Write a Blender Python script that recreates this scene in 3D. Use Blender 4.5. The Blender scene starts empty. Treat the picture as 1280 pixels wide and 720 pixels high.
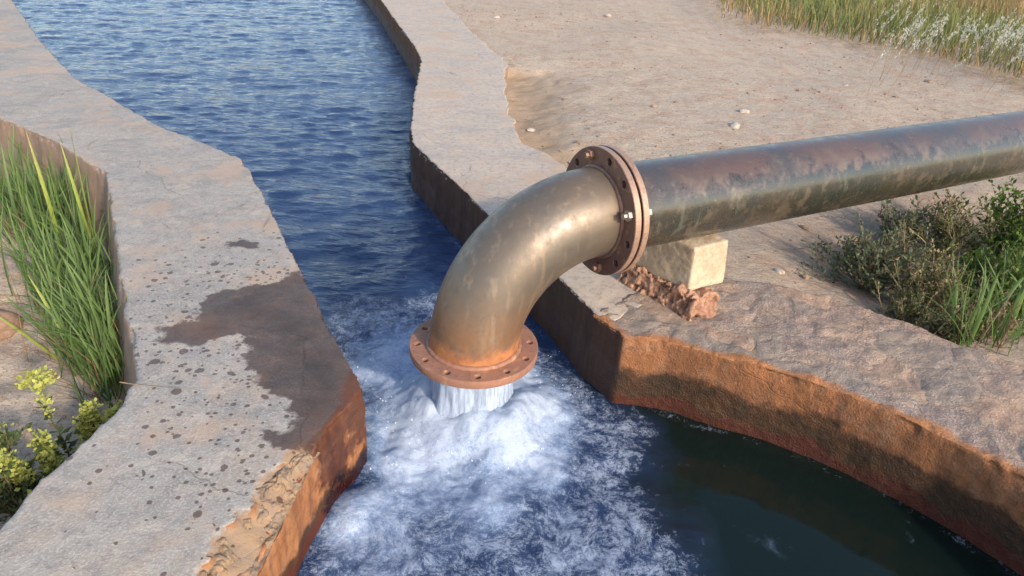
import bpy, bmesh, math, random
import numpy as np
from mathutils import Matrix, Vector

# ------------------------------------------------------------------ camera, world, sun, exposure
scene = bpy.context.scene
COL = scene.collection
FOC, PITCH, ROLL, CAMZ = 875.8, 0.5108, 0.0674, 1.20
_fw = np.array([0, math.cos(PITCH), -math.sin(PITCH)])
_r0 = np.array([1.0, 0, 0]); _u0 = np.cross(_r0, _fw)
_rt = math.cos(ROLL) * _r0 + math.sin(ROLL) * _u0
_up = -math.sin(ROLL) * _r0 + math.cos(ROLL) * _u0
cam = bpy.data.cameras.new('camera')
cam.sensor_width = 36.0
cam.lens = 36.0 * FOC / 1280.0
cam.clip_start = 0.05
cam.clip_end = 3000
cam_o = bpy.data.objects.new('camera', cam)
COL.objects.link(cam_o)
cam_o.matrix_world = Matrix(((_rt[0], _up[0], -_fw[0], 0), (_rt[1], _up[1], -_fw[1], 0), (_rt[2], _up[2], -_fw[2], CAMZ), (0, 0, 0, 1)))
scene.camera = cam_o

SUN_EL = math.radians(27.0)
SUN_AZ = np.array([0.64, -0.768])              # towards the sun, in plan
world = bpy.data.worlds.new('World')
scene.world = world
world.use_nodes = True
wn = world.node_tree
bg = wn.nodes['Background']
sky = wn.nodes.new('ShaderNodeTexSky')
sky.sky_type = 'NISHITA'
sky.sun_disc = False
sky.sun_elevation = SUN_EL
sky.sun_rotation = math.atan2(SUN_AZ[0], SUN_AZ[1])
sky.air_density = 1.0
sky.dust_density = 1.5
sky.ozone_density = 0.8
bg.inputs['Strength'].default_value = 0.15
wn.links.new(sky.outputs[0], bg.inputs[0])
sun = bpy.data.lights.new('sun', 'SUN')
sun.energy = 2.0
sun.angle = math.radians(3.0)
sun.color = (1.0, 0.88, 0.74)
sun_o = bpy.data.objects.new('sun', sun)
COL.objects.link(sun_o)
_s = Vector((SUN_AZ[0] * math.cos(SUN_EL), SUN_AZ[1] * math.cos(SUN_EL), math.sin(SUN_EL))).normalized()
sun_o.rotation_euler = _s.to_track_quat('Z', 'Y').to_euler()
sun_o.location = (4, -3, 5)
vs = scene.view_settings
vs.view_transform = 'Standard'
vs.look = 'None'
vs.gamma = 1.0
vs.use_curve_mapping = False
vs.exposure = 1.04
scene.cycles.max_bounces = 6

rng = np.random.default_rng(7)
random.seed(7)


def at(u, v, z):
    """point of height z seen at pixel (u, v) of the 1280x720 photograph"""
    ray = _fw + _rt * (u - 640) / FOC - _up * (v - 360) / FOC
    p = ray * ((z - CAMZ) / ray[2])
    return np.array([p[0], p[1], z])


# ------------------------------------------------------------------ numpy noise
def _hash(ix, iy, iz, seed):
    h = (ix * 374761393 + iy * 668265263 + iz * 2147483647 + seed * 974634777) & 0xFFFFFFFF
    h = ((h ^ (h >> 13)) * 1274126177) & 0xFFFFFFFF
    h = ((h ^ (h >> 16)) * 2246822519) & 0xFFFFFFFF
    return ((h ^ (h >> 15)) & 0xFFFFFF) / float(0xFFFFFF)


def vnoise(P, seed=0):
    P = np.asarray(P, float)
    f = np.floor(P); i = f.astype(np.int64); t = P - f
    t = t * t * t * (t * (t * 6 - 15) + 10)
    x, y, z = i[:, 0], i[:, 1], i[:, 2]
    def g(a, b, c): return _hash(x + a, y + b, z + c, seed)
    tx, ty, tz = t[:, 0], t[:, 1], t[:, 2]
    a = (g(0, 0, 0) * (1 - tx) + g(1, 0, 0) * tx) * (1 - ty) + (g(0, 1, 0) * (1 - tx) + g(1, 1, 0) * tx) * ty
    b = (g(0, 0, 1) * (1 - tx) + g(1, 0, 1) * tx) * (1 - ty) + (g(0, 1, 1) * (1 - tx) + g(1, 1, 1) * tx) * ty
    return (a * (1 - tz) + b * tz) * 2 - 1


def fbm(P, scale, octv=4, gain=0.5, seed=0):
    P = np.asarray(P, float) * scale
    out = 0; amp = 1.0
    for k in range(octv):
        out = out + amp * vnoise(P + 17.3 * k, seed + k)
        P = P * 2.03; amp *= gain
    return out


def sdf(P, poly):
    """signed distance of points (n,2) to a closed polygon, negative inside"""
    poly = np.asarray(poly, float)
    P = np.asarray(P, float)
    d2 = np.full(len(P), 1e9); ins = np.zeros(len(P), bool)
    n = len(poly)
    for k in range(n):
        a, b = poly[k], poly[(k + 1) % n]
        ab = b - a
        t = np.clip(((P - a) @ ab) / (ab @ ab + 1e-12), 0, 1)
        q = P - a - t[:, None] * ab
        d2 = np.minimum(d2, (q * q).sum(1))
        c = (a[1] > P[:, 1]) != (b[1] > P[:, 1])
        if abs(b[1] - a[1]) > 1e-12:
            xi = a[0] + (P[:, 1] - a[1]) * (b[0] - a[0]) / (b[1] - a[1])
            ins ^= c & (P[:, 0] < xi)
    d = np.sqrt(d2)
    return np.where(ins, -d, d)


def dline(P, line):
    line = np.asarray(line, float)
    d2 = np.full(len(P), 1e9)
    for a, b in zip(line[:-1], line[1:]):
        ab = b - a
        t = np.clip(((P - a) @ ab) / (ab @ ab + 1e-12), 0, 1)
        q = P - a - t[:, None] * ab
        d2 = np.minimum(d2, (q * q).sum(1))
    return np.sqrt(d2)


def sstep(a, b, x):
    t = np.clip((x - a) / (b - a), 0, 1)
    return t * t * (3 - 2 * t)


# ------------------------------------------------------------------ mesh helpers
def mesh_from(name, V, F, smooth=True):
    me = bpy.data.meshes.new(name)
    V = np.asarray(V, np.float32); F = np.asarray(F, np.int32)
    k = F.shape[1]
    me.vertices.add(len(V)); me.vertices.foreach_set('co', V.ravel())
    me.loops.add(F.size); me.loops.foreach_set('vertex_index', F.ravel())
    me.polygons.add(len(F)); me.polygons.foreach_set('loop_start', np.arange(0, F.size, k, dtype=np.int32))
    me.update(calc_edges=True)
    me.validate()
    me.polygons.foreach_set('use_smooth', np.full(len(me.polygons), smooth))
    return me


def attr(me, name, vals):
    a = me.attributes.new(name, 'FLOAT', 'POINT')
    a.data.foreach_set('value', np.asarray(vals, np.float32))


def co_of(me):
    n = len(me.vertices); a = np.empty(n * 3, np.float32)
    me.vertices.foreach_get('co', a)
    return a.reshape(-1, 3).astype(float)


def no_of(me):
    n = len(me.vertices); a = np.empty(n * 3, np.float32)
    me.vertex_normals.foreach_get('vector', a)
    return a.reshape(-1, 3).astype(float)


def link(name, me, mat, parent=None, **props):
    o = bpy.data.objects.new(name, me)
    COL.objects.link(o)
    if mat is not None and me is not None:
        if len(me.materials) == 0:
            me.materials.append(mat)
    if parent is not None:
        o.parent = parent
        o.matrix_parent_inverse = Matrix.Translation(-Vector(parent.location))
    for k, v in props.items():
        o[k] = v
    return o


def empty(name, loc, label, category, group=None):
    o = bpy.data.objects.new(name, None)
    COL.objects.link(o)
    o.location = loc
    o.empty_display_size = 0.05
    o['label'] = label; o['category'] = category
    if group:
        o['group'] = group
    return o


def prism(top, bot, zt, zb):
    """closed bmesh prism between two plan polygons with the same number of corners"""
    bm = bmesh.new()
    T = [bm.verts.new((x, y, zt)) for x, y in top]
    B = [bm.verts.new((x, y, zb)) for x, y in bot]
    n = len(T)
    bm.faces.new(T); bm.faces.new(B[::-1])
    for i in range(n):
        j = (i + 1) % n
        bm.faces.new((T[j], T[i], B[i], B[j]))
    bmesh.ops.triangulate(bm, faces=[f for f in bm.faces if len(f.verts) > 4])
    bmesh.ops.recalc_face_normals(bm, faces=bm.faces)
    return bm


def remesh(bm, voxel):
    me = bpy.data.meshes.new('tmp'); bm.to_mesh(me); bm.free()
    o = bpy.data.objects.new('tmp', me); COL.objects.link(o)
    m = o.modifiers.new('r', 'REMESH'); m.mode = 'VOXEL'; m.voxel_size = voxel; m.adaptivity = 0
    s = o.modifiers.new('s', 'SMOOTH'); s.iterations = 1; s.factor = 0.5
    dg = bpy.context.evaluated_depsgraph_get()
    out = bpy.data.meshes.new_from_object(o.evaluated_get(dg))
    bpy.data.objects.remove(o); bpy.data.meshes.remove(me)
    out.polygons.foreach_set('use_smooth', np.full(len(out.polygons), True))
    return out


# ------------------------------------------------------------------ material helpers
class NT:
    def __init__(self, name):
        self.m = bpy.data.materials.new(name)
        self.m.use_nodes = True
        self.t = self.m.node_tree
        self.b = self.t.nodes['Principled BSDF']
        self.out = self.t.nodes['Material Output']
        self.geo = self.t.nodes.new('ShaderNodeNewGeometry')
        self.pos = self.geo.outputs['Position']

    def n(self, typ): return self.t.nodes.new(typ)

    def put(self, sock, v):
        if isinstance(v, bpy.types.NodeSocket):
            self.t.links.new(v, sock)
        elif isinstance(v, (tuple, list)) and len(v) == 3 and sock.type == 'RGBA':
            sock.default_value = (*v, 1)
        else:
            sock.default_value = v

    def noise(self, scale, detail=4, rough=0.55, vec=None, dist=0.0, dim='3D'):
        n = self.n('ShaderNodeTexNoise'); n.noise_dimensions = dim
        self.put(n.inputs['Vector'], vec if vec is not None else self.pos)
        n.inputs['Scale'].default_value = scale; n.inputs['Detail'].default_value = detail
        n.inputs['Roughness'].default_value = rough; n.inputs['Distortion'].default_value = dist
        return n.outputs[0]

    def voro(self, scale, feature='F1', rnd=1.0, vec=None, out='Distance'):
        n = self.n('ShaderNodeTexVoronoi'); n.feature = feature
        self.put(n.inputs['Vector'], vec if vec is not None else self.pos)
        n.inputs['Scale'].default_value = scale; n.inputs['Randomness'].default_value = rnd
        return n.outputs[out]

    def scalev(self, s, vec=None, rot=(0, 0, 0)):
        n = self.n('ShaderNodeMapping')
        self.put(n.inputs['Vector'], vec if vec is not None else self.pos)
        n.inputs['Scale'].default_value = s; n.inputs['Rotation'].default_value = rot
        return n.outputs[0]

    def math(self, op, a, b=0.5, c=0.5, clamp=False):
        n = self.n('ShaderNodeMath'); n.operation = op; n.use_clamp = clamp
        self.put(n.inputs[0], a); self.put(n.inputs[1], b)
        if len(n.inputs) > 2: self.put(n.inputs[2], c)
        return n.outputs[0]

    def rng(self, v, a, b, c=0.0, d=1.0, smooth=False):
        n = self.n('ShaderNodeMapRange')
        if smooth: n.interpolation_type = 'SMOOTHSTEP'
        self.put(n.inputs[0], v)
        for i, q in zip((1, 2, 3, 4), (a, b, c, d)): self.put(n.inputs[i], q)
        return n.outputs[0]

    def mix(self, f, a, b, mode='MIX'):
        n = self.n('ShaderNodeMix'); n.data_type = 'RGBA'; n.blend_type = mode
        self.put(n.inputs[0], f); self.put(n.inputs[6], a); self.put(n.inputs[7], b)
        return n.outputs[2]

    def attr(self, name):
        n = self.n('ShaderNodeAttribute'); n.attribute_name = name
        return n.outputs['Fac']

    def sep(self, v=None):
        n = self.n('ShaderNodeSeparateXYZ')
        self.put(n.inputs[0], v if v is not None else self.pos)
        return n.outputs

    def bump(self, h, strength=0.5, dist=0.01, nrm=None):
        n = self.n('ShaderNodeBump')
        n.inputs['Strength'].default_value = strength; n.inputs['Distance'].default_value = dist
        self.put(n.inputs['Height'], h)
        if nrm is not None: self.put(n.inputs['Normal'], nrm)
        return n.outputs[0]

    def done(self, color=None, rough=None, metal=None, nrm=None, spec=None, **kw):
        for s, v in (('Base Color', color), ('Roughness', rough), ('Metallic', metal), ('Normal', nrm), ('Specular IOR Level', spec)):
            if v is not None: self.put(self.b.inputs[s], v)
        for k, v in kw.items():
            self.put(self.b.inputs[k.replace('_', ' ')], v)
        return self.m


# ------------------------------------------------------------------ plan of the place (metres, wall tops at z = 0)
WATER_Z = -0.265
L_IN = [(-7.6, 10.3), (-6.3, 8.75), (-5.13, 7.277), (-3.79, 5.569), (-2.902, 4.517), (-2.42, 4.095), (-1.952, 3.658), (-1.569, 3.408), (-1.368, 3.25),
        (-1.27, 3.109), (-1.053, 2.724), (-0.856, 2.364), (-0.697, 2.073), (-0.593, 1.892), (-0.48, 1.689), (-0.384, 1.527),
        (-0.427, 1.378), (-0.458, 1.252), (-0.475, 1.1), (-0.49, 0.95), (-0.5, 0.6), (-0.48, 0.1), (-0.46, -3.0)]
L_OUT = [(-1.15, -3.0), (-1.12, 0.1), (-1.06, 0.7), (-1.034, 1.005), (-1.015, 1.149), (-0.99, 1.28), (-0.977, 1.391), (-0.986, 1.454), (-0.999, 1.505),
         (-1.118, 1.697), (-1.344, 2.079), (-1.575, 2.461), (-1.868, 2.958), (-2.299, 3.3), (-2.794, 3.624), (-3.45, 4.2), (-4.45, 5.15), (-5.9, 6.9), (-8.4, 10.0)]
R_IN = [(-4.0, 15.5), (-3.0, 12.6), (-1.811, 9.007), (-1.309, 7.351), (-0.988, 6.312), (-0.856, 5.776), (-0.832, 5.524), (-0.747, 4.752), (-0.697, 4.336), (-0.645, 3.933),
        (-0.6, 3.688), (-0.5, 3.48), (-0.308, 3.127), (-0.143, 2.794), (0.171, 2.23), (0.277, 1.999), (0.345, 1.965)]
R_OUT = [(0.64, 2.28), (0.5, 2.9), (0.225, 3.465), (0.123, 3.637), (0.013, 3.779), (-0.033, 3.996), (-0.088, 4.491), (-0.131, 5.063), (-0.164, 5.908),
         (-0.51, 7.062), (-1.075, 9.238), (-2.2, 12.6), (-3.2, 15.5)]
F_IN = [(0.272, 2.004), (0.362, 1.872), (0.499, 1.870), (0.571, 1.836), (0.651, 1.800), (0.742, 1.774), (0.844, 1.724), (0.964, 1.670), (1.035, 1.61), (1.121, 1.555),
        (1.191, 1.505), (1.249, 1.43), (1.318, 1.349), (1.40, 1.24), (1.52, 1.0), (1.62, 0.6), (1.62, 0.1), (1.5, -0.5), (1.35, -3.0)]
F_OUT = [(2.2, -3.0), (2.3, -0.4), (2.4, 0.5), (2.15, 1.15), (1.85, 1.6), (1.616, 1.875), (1.494, 1.965), (1.377, 2.099), (1.247, 2.191), (1.077, 2.254),
         (0.916, 2.304), (0.768, 2.33), (0.60, 2.33)]
WATER_POLY = [(-9.0, 12.4), (-7.6, 10.3)] + L_IN[1:] + F_IN[::-1] + R_IN[::-1][2:] + [(-4.0, 15.5)]
LEFT_POLY = [(-0.8, -3.0), (-0.75, 1.0), (-0.70, 1.5), (-1.1, 2.3), (-1.6, 3.1), (-2.3, 3.75), (-3.1, 4.3), (-4.1, 5.35), (-5.5, 7.1), (-8, 10.2), (-300, 300), (-300, -300), (-0.8, -300)]
FAR_DROP = 0.0


def smooth_line(pts, step=0.05, jit=0.004, seed=0):
    """resample a polyline and give it a worn, uneven course"""
    pts = np.asarray(pts, float); out = []
    for a, b in zip(pts[:-1], pts[1:]):
        L = np.linalg.norm(b - a); n = max(1, int(L / step)); nrm = np.array([-(b - a)[1], (b - a)[0]]) / max(L, 1e-6)
        for k in range(n):
            p = a + (b - a) * k / n
            j = fbm(np.array([[p[0], p[1], seed]]), 9, 3, 0.6, seed)[0] * jit
            out.append(p + nrm * j)
    out.append(pts[-1])
    return [tuple(p) for p in out]


# ------------------------------------------------------------------ materials
def mat_concrete(name, top_a, top_b, top_c, side_a=(0.36, 0.150, 0.055), side_b=(0.22, 0.085, 0.034), rough_top=False, damp=-0.125, grey=(0.22, 0.207, 0.188), pale=(0.46, 0.405, 0.335)):
    t = NT(name)
    nz = t.sep(t.geo.outputs['True Normal'])[2]
    z = t.sep()[2]
    n1 = t.noise(1.7, 5, 0.6, dist=0.4); n2 = t.noise(7, 6, 0.65); n3 = t.noise(38, 5, 0.7); n4 = t.noise(160, 3, 0.7)
    c = t.mix(t.rng(n1, 0.40, 0.60), top_a, top_b)
    c = t.mix(t.rng(n2, 0.48, 0.66), c, top_c)
    c = t.mix(t.math('MULTIPLY', t.rng(t.noise(4.3, 7, 0.7, dist=0.8), 0.51, 0.60), 0.62), c, grey)
    c = t.mix(t.math('MULTIPLY', t.rng(t.noise(13, 7, 0.75, dist=0.5), 0.53, 0.62), 0.5), c, pale)
    c = t.mix(t.math('MULTIPLY', t.rng(t.noise(2.4, 8, 0.75, vec=t.scalev((0.6, 1.7, 1), rot=(0, 0, 0.4)), dist=1.2), 0.52, 0.60), 0.45), c, grey)
    c = t.mix(t.math('MULTIPLY', t.rng(n3, 0.50, 0.60), 0.42), c, (0.20, 0.165, 0.145))
    c = t.mix(t.math('MULTIPLY', t.rng(n4, 0.52, 0.60), 0.45), c, (0.54, 0.47, 0.42))
    # dusty tan patches
    c = t.mix(t.math('MULTIPLY', t.rng(t.noise(3.1, 6, 0.6, vec=t.scalev((1, 1, 1), rot=(0, 0, 1.0))), 0.53, 0.62), 0.55), c, (0.46, 0.32, 0.22))
    # hairline cracks
    wob = t.n('ShaderNodeVectorMath'); wob.operation = 'ADD'
    nn = t.n('ShaderNodeTexNoise'); nn.inputs['Scale'].default_value = 9; nn.inputs['Detail'].default_value = 6
    t.put(nn.inputs['Vector'], t.pos)
    sc = t.n('ShaderNodeVectorMath'); sc.operation = 'SCALE'; t.put(sc.inputs[0], nn.outputs['Color']); sc.inputs['Scale'].default_value = 0.09
    t.put(wob.inputs[0], t.pos); t.put(wob.inputs[1], sc.outputs[0])
    cr = t.voro(1.35, 'DISTANCE_TO_EDGE', vec=wob.outputs[0])
    crack = t.math('MULTIPLY', t.rng(cr, 0.0, 0.0045, 1.0, 0.0), t.rng(t.noise(2.2, 2), 0.50, 0.56))
    c = t.mix(t.math('MULTIPLY', crack, 0.5), c, (0.08, 0.065, 0.055))
    # stained sides: iron orange above, dark wet growth towards the waterline
    streak = t.noise(1.0, 5, 0.65, vec=t.scalev((22, 22, 2.4)))
    side = t.mix(t.rng(streak, 0.42, 0.58), side_a, side_b)
    side = t.mix(t.math('MULTIPLY', t.rng(t.noise(9, 6, 0.7), 0.5, 0.64), 0.6), side, (0.36, 0.20, 0.115))
    side = t.mix(t.math('MULTIPLY', t.rng(n3, 0.5, 0.6), 0.45), side, (0.15, 0.062, 0.028))
    edge = t.math('ADD', z, t.math('MULTIPLY', t.math('SUBTRACT', t.noise(6, 6, 0.65), 0.5), 0.20))
    wetside = t.rng(edge, damp, damp - 0.025)
    side = t.mix(t.math('MULTIPLY', wetside, 0.92), side, t.mix(t.rng(t.noise(11, 5), 0.4, 0.62), (0.026, 0.015, 0.006), (0.075, 0.030, 0.010)))
    redline = t.math('MULTIPLY', t.rng(edge, -0.21, -0.235), 0.8)
    side = t.mix(redline, side, (0.085, 0.016, 0.007))
    sd = t.attr('face_shade')  # painted shade: darker brown on faces turned away from the sun
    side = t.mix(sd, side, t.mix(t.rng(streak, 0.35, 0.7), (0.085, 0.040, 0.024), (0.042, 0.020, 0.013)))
    dryside = t.mix(t.rng(n2, 0.4, 0.7), (0.30, 0.20, 0.14), (0.22, 0.15, 0.11))
    side = t.mix(t.attr('outer'), side, dryside)
    sf = t.rng(t.math('ADD', nz, t.math('MULTIPLY', t.math('SUBTRACT', n3, 0.5), 0.7)), 0.70, 0.45)
    rough = 0.92
    if rough_top:
        cid = t.sep(t.voro(6.5, vec=wob.outputs[0], out='Color'))
        c = t.mix(t.math('MULTIPLY', t.math('GREATER_THAN', cid[0], 0.60), 0.6), c, (0.265, 0.22, 0.18))
        c = t.mix(t.math('MULTIPLY', t.math('GREATER_THAN', cid[1], 0.68), 0.5), c, (0.42, 0.27, 0.18))
    # iron creeping over the top near the edge
    ir = t.math('MULTIPLY', t.rng(t.math('ADD', t.attr('iron'), t.math('MULTIPLY', t.math('SUBTRACT', n2, 0.5), 0.9)), 0.45, 0.75), 0.85)
    c = t.mix(ir, c, (0.40, 0.155, 0.05))
    c = t.mix(sf, c, side)
    # broken edge of bare aggregate
    br = t.attr('broken')
    aggc = t.mix(t.rng(t.noise(22, 5), 0.42, 0.58), (0.34, 0.22, 0.13), (0.27, 0.19, 0.13))
    c = t.mix(br, c, aggc)
    # splashed water
    wob2 = t.math('MULTIPLY', t.math('SUBTRACT', t.noise(13, 6, 0.6), 0.5), 0.16)
    wob3 = t.math('MULTIPLY', t.math('SUBTRACT', t.noise(3.5, 3, 0.5), 0.5), 0.10)
    wd = t.math('ADD', t.math('ADD', t.attr('wet'), wob2), wob3)
    wet = t.rng(wd, 0.008, -0.008)
    patch = wet
    sp_v = t.scalev((1, 1, 0.15))
    for k, (s, th) in enumerate(((17, 0.23), (34, 0.33), (62, 0.34))):
        vv = t.math('ADD', t.voro(s, vec=sp_v), t.math('MULTIPLY', t.math('SUBTRACT', t.noise(s * 2.1, 3), 0.5), 0.35))
        rnd = t.sep(t.voro(s, vec=sp_v, out='Color'))[0]
        cut = t.math('MULTIPLY', t.attr('drops'), (0.40, 0.55, 0.55)[k])
        on = t.math('LESS_THAN', rnd, cut)
        size = t.math('MULTIPLY', th, t.rng(t.sep(t.voro(s, vec=sp_v, out='Color'))[1], 0, 1, 0.45, 1.15))
        d = t.math('MULTIPLY', t.math('LESS_THAN', vv, size), on)
        wet = t.math('MAXIMUM', wet, t.math('MULTIPLY', d, t.rng(nz, 0.6, 0.8)))
    dark = t.mix(1.0, c, t.mix(patch, (0.40, 0.33, 0.31), t.mix(t.rng(t.math('ADD', t.noise(9, 6, 0.7), t.math('MULTIPLY', wd, 1.6)), 0.22, 0.52), (0.20, 0.145, 0.125), (0.32, 0.245, 0.22))), 'MULTIPLY')
    c = t.mix(wet, c, dark)
    ro = t.rng(wet, 0, 1, 0.92, 0.55)
    ro = t.math('SUBTRACT', ro, t.math('MULTIPLY', t.math('MULTIPLY', wetside, sf), 0.35))
    h = t.math('ADD', t.math('MULTIPLY', n2, 0.4), t.math('ADD', t.math('MULTIPLY', n3, 0.3), t.math('MULTIPLY', n4, 0.8)))
    if rough_top:
        cells = t.voro(6.5, 'DISTANCE_TO_EDGE', vec=wob.outputs[0])
        h = t.math('ADD', h, t.math('ADD', t.math('MULTIPLY', t.voro(34), 0.5), t.math('MULTIPLY', t.rng(cells, 0.0, 0.09, 0.0, 0.35), t.rng(nz, 0.6, 0.85))))
    h = t.math('SUBTRACT', h, t.math('MULTIPLY', crack, 0.25))
    nb = t.bump(h, 0.8 if rough_top else 0.42, 0.014 if rough_top else 0.008)
    return t.done(c, ro, 0.0, nb, 0.4)


M_LEFT = mat_concrete('weathered_concrete', (0.35, 0.313, 0.268), (0.29, 0.27, 0.243), (0.37, 0.305, 0.24), damp=-0.175)
M_RIGHT = mat_concrete('dusty_concrete', (0.48, 0.388, 0.30), (0.43, 0.363, 0.29), (0.50, 0.385, 0.275), grey=(0.36, 0.31, 0.275), pale=(0.56, 0.46, 0.38))
M_FRONT = mat_concrete('mortared_rubble', (0.33, 0.215, 0.155), (0.275, 0.205, 0.17), (0.38, 0.255, 0.175), (0.33, 0.135, 0.055), (0.23, 0.10, 0.046), rough_top=True, damp=-0.10, grey=(0.25, 0.19, 0.15), pale=(0.46, 0.33, 0.225))


def mat_dirt():
    t = NT('dry_dirt')
    n1 = t.noise(0.7, 6, 0.6, dist=0.6); n2 = t.noise(5, 7, 0.65); n3 = t.noise(45, 6, 0.7); n4 = t.noise(18, 6, 0.7, vec=t.scalev((1, 3.2, 1), rot=(0, 0, 0.5)))
    c = t.mix(t.rng(n1, 0.36, 0.64), (0.50, 0.395, 0.29), (0.45, 0.368, 0.28))
    c = t.mix(t.rng(n2, 0.47, 0.64), c, (0.43, 0.295, 0.205))
    c = t.mix(t.math('MULTIPLY', t.rng(n4, 0.52, 0.62), 0.6), c, (0.28, 0.19, 0.14))
    c = t.mix(t.math('MULTIPLY', t.rng(n3, 0.51, 0.60), 0.6), c, (0.54, 0.43, 0.34))
    c = t.mix(t.math('MULTIPLY', t.rng(t.noise(120, 3), 0.54, 0.62), 0.55), c, (0.19, 0.13, 0.09))
    c = t.mix(t.attr('loose'), c, t.mix(t.rng(n2, 0.4, 0.65), (0.44, 0.315, 0.205), (0.37, 0.26, 0.165)))
    c = t.mix(t.math('MULTIPLY', t.attr('damp'), 0.7), c, (0.20, 0.125, 0.085))
    h = t.math('ADD', t.math('MULTIPLY', n3, 0.6), t.math('ADD', t.math('MULTIPLY', n4, 0.9), t.math('MULTIPLY', t.noise(150, 3), 0.25)))
    return t.done(c, 0.95, 0.0, t.bump(h, 0.6, 0.014), 0.2)


M_DIRT = mat_dirt()


def mat_water():
    t = NT('churned_water')
    foam = t.attr('foam'); lace = t.attr('lace')
    # flow-warped coordinates
    nn = t.n('ShaderNodeTexNoise'); nn.inputs['Scale'].default_value = 7; nn.inputs['Detail'].default_value = 3
    t.put(nn.inputs['Vector'], t.pos)
    sc = t.n('ShaderNodeVectorMath'); sc.operation = 'SCALE'; t.put(sc.inputs[0], nn.outputs['Color']); sc.inputs['Scale'].default_value = 0.09
    wob = t.n('ShaderNodeVectorMath'); wob.operation = 'ADD'; t.put(wob.inputs[0], t.pos); t.put(wob.inputs[1], sc.outputs[0])
    w = wob.outputs[0]
    a1 = t.noise(6.5, 6, 0.62, vec=w); a2 = t.noise(26, 7, 0.7, vec=w); a3 = t.noise(95, 5, 0.75, vec=w); a4 = t.noise(330, 3, 0.8, vec=w)
    def k(x, f): return t.math('MULTIPLY', t.math('SUBTRACT', x, 0.5), f)
    # bubbles below the surface
    milk = t.rng(t.math('ADD', foam, k(a1, 1.6)), 0.15, 0.95, smooth=True)
    # foam lying on the surface
    fv = t.math('ADD', t.math('ADD', foam, k(a1, 1.5)), t.math('ADD', k(a2, 1.2), t.math('ADD', k(a3, 1.5), k(a4, 1.5))))
    white = t.math('MULTIPLY', t.rng(fv, 0.58, 1.30), 0.95)
    lv = t.math('ADD', t.math('ADD', lace, k(a1, 1.2)), t.math('ADD', k(a2, 1.8), t.math('ADD', k(a3, 1.9), k(a4, 1.6))))
    lw = t.math('MULTIPLY', t.rng(lv, 0.80, 1.45), 0.62)
    white = t.math('MAXIMUM', white, lw)
    deep = t.mix(t.attr('clear'), (0.019, 0.040, 0.102), (0.005, 0.0115, 0.0095))
    c = t.mix(milk, deep, (0.19, 0.27, 0.42))
    c = t.mix(white, c, (0.47, 0.54, 0.66))
    ro = t.rng(t.math('MAXIMUM', white, t.math('MULTIPLY', milk, 0.6)), 0, 1, 0.07, 0.6)
    rip = t.noise(1.0, 5, 0.6, vec=t.scalev((6, 17, 8), rot=(0, 0, 0.35)))
    rip2 = t.noise(1.0, 4, 0.6, vec=t.scalev((34, 85, 30), rot=(0, 0, 0.15)))
    hs = t.math('ADD', t.math('MULTIPLY', rip, t.attr('ripple')), t.math('MULTIPLY', rip2, t.math('MULTIPLY', t.attr('ripple'), 0.16)))
    ht = t.math('MULTIPLY', t.math('ADD', t.math('MULTIPLY', a2, 0.8), t.math('ADD', t.math('MULTIPLY', a3, 0.5), t.math('MULTIPLY', a4, 0.45))), t.math('MAXIMUM', t.math('MULTIPLY', foam, 0.22), t.math('MULTIPLY', lace, 0.22)))
    nb = t.bump(t.math('ADD', hs, ht), 1.0, 0.02)
    return t.done(c, ro, 0.0, nb, 0.5, IOR=1.33)


M_WATER = mat_water()


def mat_jet():
    t = NT('falling_water')
    s = t.noise(1.0, 6, 0.65, vec=t.scalev((30, 30, 4)))
    s2 = t.noise(1.0, 4, 0.6, vec=t.scalev((110, 110, 16)))
    f = t.rng(t.math('ADD', t.math('MULTIPLY', s, 0.65), t.math('MULTIPLY', s2, 0.35)), 0.36, 0.60)
    c = t.mix(f, (0.36, 0.43, 0.55), (0.45, 0.52, 0.63))
    t.put(t.b.inputs['Alpha'], t.rng(t.math('ADD', t.math('MULTIPLY', s, 0.5), t.math('MULTIPLY', s2, 0.5)), 0.36, 0.54, 0.6, 1.0))
    return t.done(c, t.rng(f, 0, 1, 0.12, 0.5), 0, t.bump(t.math('ADD', s, t.math('MULTIPLY', s2, 0.5)), 0.25, 0.008), 0.5, IOR=1.33)


M_JET = mat_jet()


def mat_drop():
    t = NT('spray')
    return t.done((0.85, 0.88, 0.92), 0.2)


M_DROP = mat_drop()


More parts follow.
